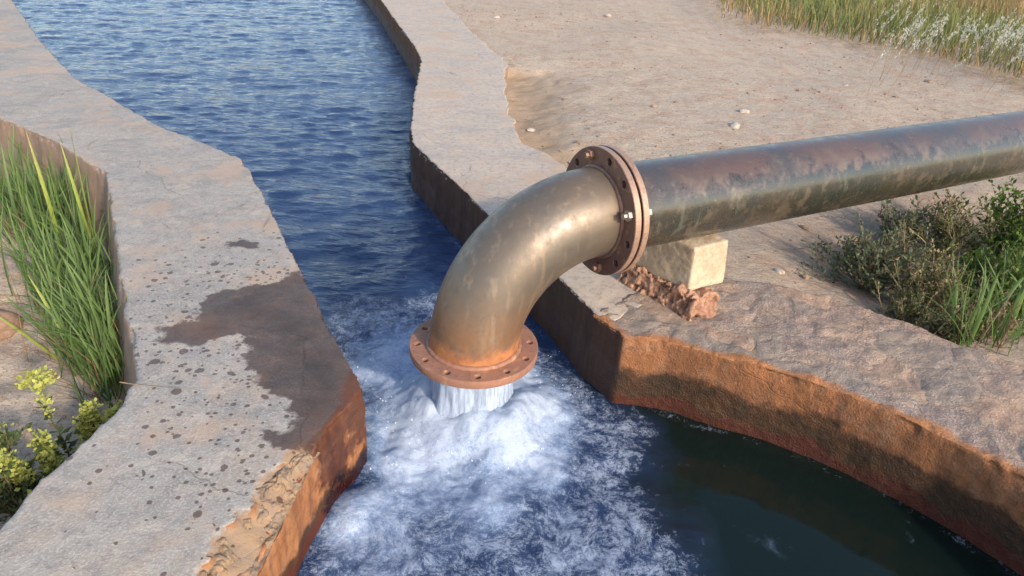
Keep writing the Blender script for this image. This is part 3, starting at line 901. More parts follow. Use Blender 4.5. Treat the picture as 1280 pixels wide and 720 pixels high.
def weld_ring(name, c, axis, r, th, mat, parent, seed):
    x = np.cross(axis, [0.3, 0.2, 0.93]); x /= np.linalg.norm(x); y = np.cross(axis, x)
    n, m = 160, 10; V = []; F = []
    for i in range(n):
        a = 2 * math.pi * i / n
        w = th * (1 + 0.05 * math.sin(a * 37 + seed) + 0.08 * math.sin(a * 5 + 2 * seed))
        for j in range(m):
            b = 2 * math.pi * j / m
            rr = r + w * math.cos(b)
            V.append(c + axis * (w * 0.9 * math.sin(b)) + rr * (math.cos(a) * x + math.sin(a) * y))
    for i in range(n):
        for j in range(m):
            F.append((i * m + j, ((i + 1) % n) * m + j, ((i + 1) % n) * m + (j + 1) % m, i * m + (j + 1) % m))
    return link(name, mesh_from(name, V, F), mat, parent)


def hex_prism(c, axis, r, h, x):
    y = np.cross(axis, x)
    V = []
    for s in (0, 1):
        for k in range(6):
            a = math.pi / 3 * k
            V.append(c + axis * h * s + r * (math.cos(a) * x + math.sin(a) * y))
    F4 = [(k, (k + 1) % 6, 6 + (k + 1) % 6, 6 + k) for k in range(6)] + [(0, 3, 2, 1), (0, 5, 4, 3), (6, 7, 8, 9), (6, 9, 10, 11)]
    return V, F4


def build_pipe():
    root = empty('discharge_pipe', tuple(P0), 'rusty steel pipe with flanged elbow pouring water into the channel', 'pipe')
    # elbow
    C = [P0 + UP * (-0.027)]; T = [UP]
    for k in range(61):
        a = math.pi / 2 * k / 60
        C.append(CC - HD * ER * math.cos(a) + UP * ER * math.sin(a)); T.append(HD * math.sin(a) + UP * math.cos(a))
    C.append(JP + HD * 0.02); T.append(HD)
    me = tube_mesh('elbow', C, T, [PR] * len(C), 128)
    link('elbow', me, M_ELBOW, root, label='smooth brown elbow bend, orange with rust at its foot')
    # outlet flange with its empty bolt holes
    fl = ring_curve('outlet_flange', 0.1975, PR - 0.001, 12, 0.173, 0.0098, 0.026, 0.14)
    xform(fl, P0 - UP * 0.013, np.array([1.0, 0, 0]), np.array([0, 1.0, 0]), UP)
    of = link('outlet_flange', fl, M_FLANGE, root, label='rusty orange outlet flange with open bolt holes')
    weld_ring('weld_bead', P0 + UP * 0.002, UP, PR + 0.002, 0.009, M_FLANGE, of, 1.0)
    # straight pipe
    L = np.linspace(0.0, 9.0, 60)
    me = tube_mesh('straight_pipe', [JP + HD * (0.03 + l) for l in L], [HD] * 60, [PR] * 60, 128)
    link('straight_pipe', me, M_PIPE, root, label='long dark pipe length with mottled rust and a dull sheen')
    # joint flanges
    b = np.cross(HD, SIDE)
    f1 = ring_curve('joint_flange', 0.1975, PR - 0.001, 12, 0.173, 0.0115, 0.022, 0.2)
    xform(f1, JP + HD * 0.011, SIDE, b, HD)
    j1 = link('joint_flange', f1, M_FLANGE2, root)
    band(j1, JP + HD * 0.011, 0.018, 'rim_band')
    f2 = ring_curve('joint_flange', 0.1975, PR - 0.001, 12, 0.173, 0.0115, 0.022, 0.2)
    xform(f2, JP + HD * (0.011 + 0.022 + 0.007), SIDE, b, HD)
    j2 = link('joint_flange', f2, M_FLANGE2, root)
    band(j2, JP + HD * (0.011 + 0.029), 0.018, 'rim_band')
    gk = ring_curve('gasket', 0.185, PR - 0.001, 1, 0.16, 0.004, 0.0068, 0.2)
    xform(gk, JP + HD * 0.0255, SIDE, b, HD)
    link('gasket', gk, M_GASKET, root)
    weld_ring('weld_bead', JP - HD * 0.002, HD, PR + 0.001, 0.008, M_FLANGE2, j1, 2.0)
    weld_ring('weld_bead', JP + HD * 0.053, HD, PR + 0.001, 0.007, M_FLANGE2, j2, 3.0)
    for k in range(12):
        a = 0.2 + 2 * math.pi * k / 12
        c = JP + 0.173 * (math.cos(a) * SIDE + math.sin(a) * b)
        pos = ANG(c)
        if pos in BOLTED:
            V = []; F = []
            for (cc, ax, r, h) in ((c - HD * 0.0005, -HD, 0.0155, 0.013), (c + HD * 0.0525, HD, 0.0155, 0.015), (c - HD * 0.003, -HD, 0.0085, 0.022), (c - HD * 0.004, HD, 0.0095, 0.075)):
                v, f = hex_prism(cc, ax, r, h, SIDE)
                F += [tuple(i + len(V) for i in q) for q in f]; V += v
            link('bolt', mesh_from('bolt', V, F, False), M_BOLT if abs(pos[1] - 278) < 25 else M_BOLT2, root)
    return root


def band(parent, c, w, name):
    """the machined outer rim of a flange, 0.6 mm proud of it"""
    b = np.cross(HD, SIDE); V = []; F = []; n = 128
    prof = [(-w / 2, 0.195), (-w / 2, 0.1981), (w / 2, 0.1981), (w / 2, 0.195)]
    for i in range(n):
        a = 2 * math.pi * i / n
        for (o, r) in prof:
            V.append(c + HD * o + r * (math.cos(a) * SIDE + math.sin(a) * b))
    for i in range(n):
        for j in range(4):
            F.append((i * 4 + j, ((i + 1) % n) * 4 + j, ((i + 1) % n) * 4 + (j + 1) % 4, i * 4 + (j + 1) % 4))
    me = mesh_from(name, V, F, False)
    link(name, me, M_RIM, parent)


def pix(p):
    q = np.asarray(p) - np.array([0, 0, CAMZ]); d = q @ _fw
    return 640 + FOC * (q @ _rt) / d, 360 - FOC * (q @ _up) / d


BOLTED = set()


def ANG(c):
    return tuple(int(round(v)) for v in pix(c))


_b = np.cross(HD, SIDE)
_cands = []
for k in range(12):
    a = 0.2 + 2 * math.pi * k / 12
    c = JP + 0.173 * (math.cos(a) * SIDE + math.sin(a) * _b)
    _cands.append((pix(c), ANG(c)))
for tgt in ((783, 278), (737, 190), (760, 335)):
    BOLTED.add(min(_cands, key=lambda q: math.hypot(q[0][0] - tgt[0], q[0][1] - tgt[1]))[1])
build_pipe()


# ------------------------------------------------------------------ stones
def rock_mesh(name, corners, seed, amp, voxel, sc=18, pits=0.0):
    bm = bmesh.new()
    vs_ = [bm.verts.new(c) for c in corners]
    for f in ((3, 2, 1, 0), (4, 5, 6, 7), (0, 1, 5, 4), (1, 2, 6, 5), (2, 3, 7, 6), (3, 0, 4, 7)):
        bm.faces.new([vs_[i] for i in f])
    bmesh.ops.recalc_face_normals(bm, faces=bm.faces)
    me = remesh(bm, voxel)
    V = co_of(me); N = no_of(me)
    d = amp * fbm(V, sc, 4, 0.6, seed)
    if pits:
        d -= pits * np.clip(fbm(V, 60, 3, 0.6, seed + 5), 0, 1)
    V = V + N * d[:, None]
    me.vertices.foreach_set('co', V.astype(np.float32).ravel()); me.update(); me.name = name
    return me


A = np.array([0.587, 2.071]); B = np.array([0.722, 2.162])
e1 = (B - A); d2 = at(797, 334, 0.065)[:2] - at(862, 367, 0.065)[:2]; d2 = d2 / np.linalg.norm(d2) * 0.33
def quad(a, b, c, d, z): return [(*a, z), (*b, z), (*c, z), (*d, z)]
blk = quad(A + [0.006, -0.002], B + [0.012, -0.006], B + d2, A + d2, 0.067) + quad(A, B, B + d2 * 0.97 + [0, 0.01], A + d2, 0.2315)
link('stone_block', rock_mesh('stone_block', blk, 5, 0.0022, 0.0065), M_BLOCK, label='squared pale limestone block propping the pipe beside the joint flange', category='block')
s0 = A + np.array([0.012, -0.075]); s1 = A + np.array([0.115, 0.0])
d3 = d2 / np.linalg.norm(d2) * 0.34
st = quad(s0 + [-0.01, -0.012], s1 + [0.01, -0.01], s1 + d3, s0 + d3, -0.02) + quad(s0 + [0.012, 0.02], s1 + [-0.01, 0.012], s1 + d3, s0 + d3 + [0.01, 0.01], 0.074)
link('rubble_stone', rock_mesh('rubble_stone', st, 15, 0.012, 0.0045, 24, 0.024), M_RUBBLE, label='pitted pinkish rubble stone lying under the pale limestone block', category='stone')


def pebble(name, loc, r, seed, mat, label, group=None, squash=0.42, category='stone'):
    bm = bmesh.new(); bmesh.ops.create_icosphere(bm, subdivisions=3 if r > 0.03 else 2, radius=1)
    me = bpy.data.meshes.new(name); bm.to_mesh(me); bm.free()
    V = co_of(me)
    rs = np.random.default_rng(seed)
    V = V * (1 + 0.28 * fbm(V + seed * 3.1, 1.3, 3, 0.55, seed))[:, None]
    V = V * np.array([1, rs.uniform(0.6, 0.9), squash]) * r
    a = rs.uniform(0, 6.28); c, s = math.cos(a), math.sin(a)
    V = np.c_[V[:, 0] * c - V[:, 1] * s, V[:, 0] * s + V[:, 1] * c, V[:, 2]]
    me.vertices.foreach_set('co', V.astype(np.float32).ravel()); me.update()
    me.polygons.foreach_set('use_smooth', np.full(len(me.polygons), r > 0.03))
    o = link(name, me, mat, label=label, category=category)
    o.location = loc
    if group: o['group'] = group
    return o


def ground_at(u, v, z0=-0.03):
    p = at(u, v, z0)
    for _ in range(3):
        p = at(u, v, float(ground_z(p[0], p[1])))
    return p


for (u, v, r, m, lab) in (
        (664, 163, 0.034, M_PEBBLE, 'white pebble in the eroded hollow behind the right concrete wall'),
        (714, 203, 0.020, M_PEBBLE, 'small white pebble just behind the top of the joint flange'),
        (918, 158, 0.055, M_PEBBLE, 'flat white stone on the dirt just above the pipe'),
        (930, 140, 0.045, M_PEBBLE, 'pale flat stone behind the flat white stone above the pipe'),
        (974, 340, 0.026, M_PEBBLE, 'pinkish white pebble behind the rubble wall right of the block'),
        (1057, 107, 0.030, M_PEBBLE, 'small white pebble in the middle of the dirt track'),
        (1005, 285, 0.032, M_PEBBLE2, 'pale shard of stone on the dirt under the pipe'),
        (938, 323, 0.016, M_PEBBLE2, 'brown pebble on the dirt right of the pale block'),
        (1018, 312, 0.020, M_PEBBLE2, 'brown pebble on the dirt slope left of the grey bush'),
        (620, 22, 0.05, M_PEBBLE, 'small white stone on the far dirt beside the wall'),
        (760, 20, 0.06, M_PEBBLE, 'tiny white stone on the distant dirt, top centre'),
        (1162, 103, 0.05, M_PEBBLE2, 'dark brown clod below the white plumed grass')):
    p = ground_at(u, v)
    pebble('pebble' if r < 0.05 else 'stone', (p[0], p[1], p[2] + r * 0.08), r * 0.85, int(u + v), m, lab)
p = ground_at(2, 417, -0.3)
pebble('rock', (p[0] - 0.03, p[1], p[2] + 0.03), 0.085, 4, M_ROCK, 'rough reddish rock on the sand left of the reeds', squash=0.75, category='rock')

# scattered grit on the dirt: uncountable
def grit():
    bm = bmesh.new(); bmesh.ops.create_icosphere(bm, subdivisions=1, radius=1)
    B0 = np.array([v.co[:] for v in bm.verts]); BF = np.array([[v.index for v in f.verts] for f in bm.faces]); bm.free()
    VV = []; FF = []; n = 0
    out_poly = [(0.3, 3.4), (-0.1, 4.0), (-0.1, 5.9), (-0.6, 7.4), (-1.0, 9.2), (2.2, 11), (2.5, 8.6), (4.2, 6.8), (4.5, 5), (2.0, 2.6), (1.1, 2.35), (0.7, 2.4)]
    xy = np.c_[rng.uniform(-1.2, 4.6, 9000), rng.uniform(2.3, 10, 9000)]
    xy = xy[sdf(xy, out_poly) < 0]
    dens = fbm(np.c_[xy, np.zeros(len(xy))], 1.1, 3, 0.5, 91)
    xy = xy[dens > rng.uniform(-0.9, 0.9, len(xy))]
    xl = np.c_[rng.uniform(-2.2, -1.1, 500), rng.uniform(1.1, 2.6, 500)]
    xl = xl[(sdf(xl, LEFT_POLY) < -0.36)]
    xy = np.concatenate([xy, xl])
    for x, y in xy:
        s = min(0.022, 0.0035 * (1 + rng.pareto(2.6)))
        z = float(ground_z(x, y)) + s * 0.2
        a = rng.uniform(0, 6.28); c, q = math.cos(a), math.sin(a)
        W = B0 * (1 + rng.uniform(-0.25, 0.25, (len(B0), 1))) * [s, s * rng.uniform(0.5, 1), s * 0.55]
        W = np.c_[W[:, 0] * c - W[:, 1] * q, W[:, 0] * q + W[:, 1] * c, W[:, 2]]
        VV.append(W + [x, y, z]); FF.append(BF + n); n += len(B0)
    link('gravel', mesh_from('gravel', np.concatenate(VV), np.concatenate(FF), False), M_PEBBLE2, kind='stuff', label='fine brown grit and gravel strewn over the dirt', category='gravel')


grit()


# ------------------------------------------------------------------ plants
def blade_mesh(base, az, length, width, lean, bend, seg=6, fold=0.25, twist=None, tint=None):
    """many grass blades: arrays of n values; returns V, F, tint, along"""
    n = len(base)
    base = np.asarray(base, float)
    az, length, width, lean, bend = [np.broadcast_to(np.asarray(q, float), (n,)) for q in (az, length, width, lean, bend)]
    tint = rng.uniform(0, 1, n) if tint is None else np.broadcast_to(tint, (n,))
    D = np.c_[np.cos(az), np.sin(az), np.zeros(n)]
    tw = az + math.pi / 2 + (rng.normal(0, 0.5, n) if twist is None else twist)
    S = np.c_[np.cos(tw), np.sin(tw), np.zeros(n)]
    p = base.copy(); V = []; al = []; ti = []
    ang = lean.copy()
    for j in range(seg + 1):
        t = j / seg
        w = width * (0.55 + 0.9 * t) * (1 - t ** 2.2) + 0.0004
        nrm = np.c_[np.zeros((n, 2)), np.ones(n)] * np.sin(ang)[:, None] - D * np.cos(ang)[:, None]
        V.append(np.stack([p - S * w[:, None] * 0.5, p + nrm * (w * fold)[:, None], p + S * w[:, None] * 0.5], 1))
        al.append(np.full((n, 3), t)); ti.append(np.repeat(tint[:, None], 3, 1))
        if j < seg:
            st = length / seg
            p = p + (D * np.sin(ang)[:, None] + np.array([0, 0, 1.0]) * np.cos(ang)[:, None]) * st[:, None]
            ang = ang + bend / seg * (0.4 + 1.2 * t)
    V = np.stack(V, 1)            # n, seg+1, 3, 3
    al = np.stack(al, 1).reshape(-1); ti = np.stack(ti, 1).reshape(-1)
    F = []
    for j in range(seg):
        for s in range(2):
            a = j * 3 + s
            F.append((a, a + 1, a + 4, a + 3))
    F = np.array(F); K = (seg + 1) * 3
    F = (F[None] + (np.arange(n) * K)[:, None, None]).reshape(-1, 4)
    return V.reshape(-1, 3), F, ti, al


def veg(name, data, mat, parent=None, **props):
    V, F, ti, al = data
    me = mesh_from(name, V, F)
    attr(me, 'tint', ti); attr(me, 'along', al)
    return link(name, me, mat, parent, **props)


def join(parts):
    V = []; F = []; ti = []; al = []; n = 0
    for v, f, t, a in parts:
        V.append(v); F.append(f + n); ti.append(t); al.append(a); n += len(v)
    return np.concatenate(V), np.concatenate(F), np.concatenate(ti), np.concatenate(al)


def leaves_at(P, size, out=None, aspect=0.4, up=0.4, tint=None):
    """small diamond leaves at points P pointing outwards"""
    n = len(P); P = np.asarray(P, float)
    d = rng.normal(0, 1, (n, 3)); d[:, 2] = np.abs(d[:, 2]) * up + 0.15
    if out is not None: d = d * 0.7 + out
    d /= np.linalg.norm(d, axis=1)[:, None]
    s = np.cross(d, rng.normal(0, 1, (n, 3))); s /= np.linalg.norm(s, axis=1)[:, None] + 1e-9
    L = np.broadcast_to(size, (n,)) * rng.uniform(0.6, 1.35, n)
    a = P; b = P + d * (L * 0.5)[:, None] + s * (L * aspect * 0.5)[:, None]; c = P + d * L[:, None]; e = P + d * (L * 0.5)[:, None] - s * (L * aspect * 0.5)[:, None]
    nn = np.cross(d, s)
    b = b + nn * (L * 0.06)[:, None]; e = e + nn * (L * 0.06)[:, None]
    V = np.stack([a, b, c, e], 1).reshape(-1, 3)
    F = (np.arange(n) * 4)[:, None] + np.array([0, 1, 2, 3])
    ti = np.repeat(rng.uniform(0, 1, n) if tint is None else tint, 4)
    al = np.tile([0, 0.4, 0.8, 0.4], n)
    return V, F, ti, al


def stem_paths(base, n, h, spread, wig=0.15, seg=7):
    out = []
    for _ in range(n):
        a = rng.uniform(0, 6.28); tilt = abs(rng.normal(0, spread)); L = h * rng.uniform(0.55, 1.05)
        p = np.array(base, float) + np.array([rng.normal(0, 0.02), rng.normal(0, 0.02), -0.02]); pts = [p.copy()]
        d = np.array([math.cos(a) * math.sin(tilt), math.sin(a) * math.sin(tilt), math.cos(tilt)])
        for k in range(seg):
            d = d + rng.normal(0, wig, 3) * 0.5; d[2] += 0.04; d /= np.linalg.norm(d)
            p = p + d * L / seg; pts.append(p.copy())
        out.append(np.array(pts))
    return out


def stems_mesh(paths, r0):
    V = []; F = []; al = []; ti = []; n = 0
    for pts in paths:
        m = len(pts); t0 = rng.uniform(0, 1)
        for j, p in enumerate(pts):
            r = r0 * (1 - 0.75 * j / (m - 1))
            for k in range(3):
                a = 2.094 * k
                V.append(p + np.array([math.cos(a), math.sin(a), 0]) * r); al.append(j / (m - 1)); ti.append(t0)
        for j in range(m - 1):
            for k in range(3):
                q = (k + 1) % 3
                F.append((n + j * 3 + k, n + j * 3 + q, n + j * 3 + 3 + q, n + j * 3 + 3 + k))
        n += m * 3
    return np.array(V), np.array(F), np.array(ti), np.array(al)


def along_paths(paths, per, t0=0.25):
    P = []; O = []
    for pts in paths:
        for t in rng.uniform(t0, 1, per):
            f = t * (len(pts) - 1); i = min(int(f), len(pts) - 2)
            p = pts[i] + (pts[i + 1] - pts[i]) * (f - i); P.append(p); O.append((pts[i + 1] - pts[i]) / np.linalg.norm(pts[i + 1] - pts[i]))
    return np.array(P), np.array(O)


def side_shoots(paths, per, L, spread=0.8):
    out = []
    P, O = along_paths(paths, per, 0.25)
    for p, o in zip(P, O):
        d = o + rng.normal(0, spread, 3) * 0.7; d[2] = abs(d[2]) * 0.7; d /= np.linalg.norm(d); l = L * rng.uniform(0.4, 1.1); q = [p]
        for k in range(3):
            d = d + rng.normal(0, 0.12, 3); d /= np.linalg.norm(d)
            q.append(q[-1] + d * l / 3)
        out.append(np.array(q))
    return out


def bush(name, u, v, z0, h, spread, n, mat_l, mat_s, leaf, per, label, aspect=0.35, shoots=5, cat='bush', husk=None, group=None):
    p = ground_at(u, v, z0)
    root = empty(name, tuple(p), label, cat, group)
    paths = stem_paths(p, n, h, spread)
    sh = side_shoots(paths, shoots, h * 0.35)
    veg('stems', stems_mesh(paths + sh, 0.0022), mat_s, root)
    P, O = along_paths(sh + paths, per, 0.1)
    veg('foliage', leaves_at(P, leaf, O * 0.8, aspect), mat_l, root, kind='stuff')
    if husk:
        P, O = along_paths(sh, husk[1], 0.5)
        veg('seed_heads', leaves_at(P, husk[2], O, 0.6), husk[0], root, kind='stuff')
    return root


def reed_clump(name, label, bases, nmass, nlead, lead_spec, hmean, az_mean, group=None, dry=40, mass_mat=None):
    b0 = np.mean([ground_at(u, v, -0.3) for u, v in bases], 0) if bases is not None else None
    root = empty(name, tuple(b0), label, 'reeds', group)
    def pick(n):
        k = rng.integers(0, len(bases), n)
        out = []
        for i in k:
            u, v = bases[i]
            p = ground_at(u, v, -0.3); out.append(p + np.array([rng.normal(0, 0.055), rng.normal(0, 0.055), -0.01]))
        return np.array(out)
    B = pick(nmass)
    veg('leaf_mass', blade_mesh(B, rng.normal(az_mean, 1.3, nmass), rng.uniform(0.45, 1.05, nmass) * hmean, rng.uniform(0.004, 0.011, nmass), np.abs(rng.normal(0.24, 0.2, nmass)), rng.normal(0.6, 0.8, nmass)), mass_mat or M_REED, root, kind='stuff')
    if dry:
        B = pick(dry)
        veg('dead_stalks', blade_mesh(B, rng.uniform(0, 6.28, dry), rng.uniform(0.25, 0.75, dry) * hmean, rng.uniform(0.003, 0.006, dry), np.abs(rng.normal(0.4, 0.3, dry)), rng.normal(0.6, 0.5, dry)), M_DEAD, root, kind='stuff')
    B = pick(nlead)
    for i in range(nlead):
        d = blade_mesh(B[i:i + 1], rng.normal(az_mean, 1.1, 1), rng.uniform(0.75, 1.15, 1) * hmean, rng.uniform(0.010, 0.020, 1), np.abs(rng.normal(0.2, 0.18, 1)), rng.normal(0.5, 0.7, 1), seg=8)
        veg('leaf', d, mass_mat or M_REED, root)
    for (u, v, uz, L, w, lean, bend, az, m) in lead_spec:
        p = ground_at(u, v, uz)
        veg('leaf', blade_mesh(p[None], [az], [L], [w], [lean], [bend], seg=9, twist=0.0), m, root)
    return root


# the stand of reeds against the left wall
B1 = [(158, 500), (150, 490), (140, 478), (128, 462), (115, 450), (150, 470), (135, 440), (105, 430), (95, 415), (120, 410), (145, 450)]
B2 = [(80, 390), (100, 380), (60, 365), (95, 350), (70, 330), (50, 310), (110, 400), (125, 370), (85, 300), (118, 340)]
B3 = [(15, 300), (30, 280), (50, 270), (70, 290), (10, 260), (40, 250), (85, 262), (100, 285)]
reed_clump('reed_clump', 'dense green reeds nearest the viewer, rising against the left concrete wall', B1, 260, 34, [(110, 470, -0.3, 0.40, 0.016, 0.55, 0.2, 2.6, M_REEDB), (95, 460, -0.3, 0.36, 0.014, 0.75, 0.3, 2.8, M_REED), (80, 455, -0.3, 0.34, 0.014, 0.85, 0.2, 3.0, M_REEDB)], 0.36, 2.4, dry=190)
reed_clump('reed_clump', 'middle stand of green reeds in the corner of the left wall, with one yellow-green shoot', B2, 240, 34,
           [(128, 345, -0.3, 0.66, 0.026, 0.02, 0.04, 0.4, M_REEDB), (124, 340, -0.3, 0.58, 0.018, 0.05, 0.08, 2.6, M_REEDB), (84, 330, -0.3, 0.60, 0.020, 0.03, 0.08, 2.6, M_REEDB), (112, 350, -0.3, 0.50, 0.006, 0.0, 0.1, 0.4, M_STRAW)], 0.42, 2.2, dry=90)
reed_clump('reed_clump', 'farther green reeds at the left picture edge below the wall corner', B3, 220, 24, [], 0.40, 2.0, dry=70)


# yellow flowering weeds by the left wall
def weed(u, v, z0, h, label, nst, heads, leafn, spread=0.25, umbel=False):
    p = ground_at(u, v, z0)
    root = empty('flowering_weed', tuple(p), label, 'weed', 'yellow flowering weeds by the left wall')
    paths = stem_paths(p, nst, h, spread, 0.08)
    if umbel:
        paths = [np.array([p + np.array([0.006 * math.sin(k), -0.004 * k, h * k / 7]) for k in range(8)])]
    veg('stems', stems_mesh(paths, 0.003), M_OLIVE, root)
    if leafn:
        P, O = along_paths(paths, leafn, 0.05)
        P = P[P[:, 2] < p[2] + h * 0.75]
        veg('foliage', leaves_at(P, 0.035, None, 0.42, 0.5), M_WEEDLEAF, root, kind='stuff')
    for pts in paths[:heads]:
        tip = pts[-1]; n = 190
        if umbel:
            n = 220
            a = rng.uniform(0, 6.28, n); r = 0.046 * np.sqrt(rng.uniform(0, 1, n))
            Q = tip + np.c_[r * np.cos(a), r * np.sin(a), 0.010 - 3 * r ** 2 + rng.normal(0, 0.003, n)]
            Q2, _ = along_paths([pts], 60, 0.6); Q2 = Q2 + rng.normal(0, 0.008, Q2.shape)
            Q = np.concatenate([Q, Q2])
        else:
            Q, _ = along_paths([pts], n, 0.62); Q = Q + rng.normal(0, 0.012, Q.shape)
        veg('flower_head', leaves_at(Q, 0.013, None, 0.75, 0.8), M_YELLOW, root, kind='stuff')
    return root


weed(88, 575, -0.3, 0.30, 'tall weed with a flat pale yellow flower head, left of the reeds', 1, 1, 40, 0.03, True)
weed(78, 612, -0.3, 0.23, 'bushy weed with several yellow-green flower heads beside the left wall edge', 7, 6, 34, 0.38)
weed(130, 560, -0.3, 0.20, 'small yellow flowered weed between the reeds and the concrete edge', 5, 5, 8, 0.32)
weed(108, 600, -0.3, 0.18, 'low yellow flowered weed tucked under the concrete edge', 4, 3, 18, 0.35)
weed(4, 590, -0.3, 0.17, 'yellow flower head at the left picture edge', 2, 2, 14, 0.2)
bush('dark_weed', 25, 640, -0.3, 0.22, 0.5, 22, M_WEEDLEAF, M_DEAD, 0.022, 10, 'dark green leafy weed at the left edge below the yellow flowers', 0.5, 4, 'weed')
p = ground_at(120, 560, -0.3)
veg('broad_leaf', blade_mesh(p[None], [0.9], [0.15], [0.045], [0.55], [0.3], seg=8, twist=0.2), M_LUSH, None, label='single broad green leaf among the yellow weeds', category='leaf')

# right hand thicket under the pipe
bush('grey_bush', 1085, 365, -0.1, 0.27, 0.75, 46, M_SAGE, M_DEAD, 0.019, 8, 'dense grey-green bush at the left end of the thicket under the pipe', 0.42, 6)
bush('grey_bush', 1120, 310, -0.1, 0.26, 0.6, 34, M_SAGE, M_DEAD, 0.019, 8, 'grey-green bush with dark twigs right below the pipe', 0.42, 6)
bush('dry_weed', 1150, 395, -0.1, 0.29, 0.6, 40, M_OLIVE, M_STRAW, 0.018, 7, 'straw coloured dry weed with tan seed heads in the middle of the thicket', 0.35, 6, 'weed', (M_TAN, 4, 0.014))
bush('dry_weed', 1180, 320, -0.1, 0.30, 0.6, 40, M_OLIVE, M_STRAW, 0.018, 7, 'olive and tan weed just under the pipe at the middle of the thicket', 0.35, 6, 'weed', (M_TAN, 3, 0.012))
bush('green_bush', 1250, 320, -0.1, 0.32, 0.65, 46, M_LUSH, M_OLIVE, 0.024, 9, 'lush green bush under the pipe at the right picture edge', 0.45, 6)
bush('green_bush', 1268, 395, -0.1, 0.28, 0.65, 36, M_LUSH, M_OLIVE, 0.022, 8, 'low green bush above the rubble wall at the right edge', 0.45, 5)
bush('green_bush', 1215, 375, -0.1, 0.26, 0.6, 34, M_LUSH, M_OLIVE, 0.021, 8, 'green bush in the middle right of the thicket behind the tall reed', 0.4, 6)
bush('green_bush', 1290, 355, -0.1, 0.30, 0.6, 36, M_LUSH, M_OLIVE, 0.023, 8, 'green bush cut by the right picture edge, below the pipe', 0.45, 6)
bush('dry_weed', 1110, 345, -0.1, 0.24, 0.65, 30, M_SAGE, M_STRAW, 0.016, 7, 'grey and straw coloured weed between the two grey bushes', 0.4, 6, 'weed', (M_TAN, 2, 0.012))
bush('dry_weed', 1128, 405, -0.1, 0.14, 0.8, 26, M_OLIVE, M_STRAW, 0.014, 7, 'low olive weed hugging the rubble wall below the grey bush', 0.4, 5, 'weed', (M_TAN, 3, 0.011))
bush('dry_weed', 1180, 425, -0.1, 0.13, 0.8, 26, M_OLIVE, M_DEAD, 0.014, 7, 'low brown and olive weed hugging the rubble wall left of the reeds', 0.4, 5, 'weed', (M_TAN, 3, 0.011))
bush('grey_bush', 1062, 335, -0.1, 0.17, 0.8, 30, M_SAGE, M_DEAD, 0.016, 7, 'small low grey-green bush at the far left of the thicket', 0.42, 5)
bush('green_bush', 1235, 395, -0.1, 0.24, 0.6, 32, M_LUSH, M_OLIVE, 0.021, 8, 'green bush directly behind the reed blades near the right edge', 0.42, 5)
bush('dry_weed', 1222, 420, -0.1, 0.17, 0.7, 30, M_TAN, M_STRAW, 0.013, 6, 'low brown withered weed at the foot of the tall reed', 0.4, 5, 'weed')
reed_clump('reed_clump', 'tall green reed blades rising in front of the pipe at the right edge', [(1205, 430), (1215, 425), (1260, 420), (1275, 400), (1240, 415), (1255, 380)], 90, 26,
           [(1292, 405, -0.1, 0.66, 0.026, 0.05, 0.12, 2.6, M_REED), (1285, 415, -0.1, 0.48, 0.022, 0.15, 0.3, 2.9, M_REED), (1272, 430, -0.1, 0.40, 0.018, 0.2, 0.3, 2.7, M_REED), (1207, 440, -0.1, 0.30, 0.016, 0.05, 0.1, 1.2, M_REED), (1270, 420, -0.1, 0.34, 0.020, 0.55, 0.2, 2.7, M_REED), (1200, 435, -0.1, 0.26, 0.014, 0.2, 0.3, 1.0, M_REED),
            (1215, 440, -0.1, 0.25, 0.005, 0.5, 0.0, 0.6, M_STRAW), (1160, 425, -0.1, 0.22, 0.004, 0.85, 0.05, 0.5, M_STRAW)], 0.31, 1.8, dry=60)


# ------------------------------------------------------------------ meadow beyond the track
GL = [at(u, v, 0)[:2] for u, v in ((880, 0), (905, 25), (960, 40), (1040, 52), (1100, 62), (1180, 78), (1240, 95), (1280, 108), (1330, 125))]
MEAD = [tuple(p) for p in GL] + [(9, 5.5), (13, 9), (16, 16), (9, 19), (3.2, 15)]


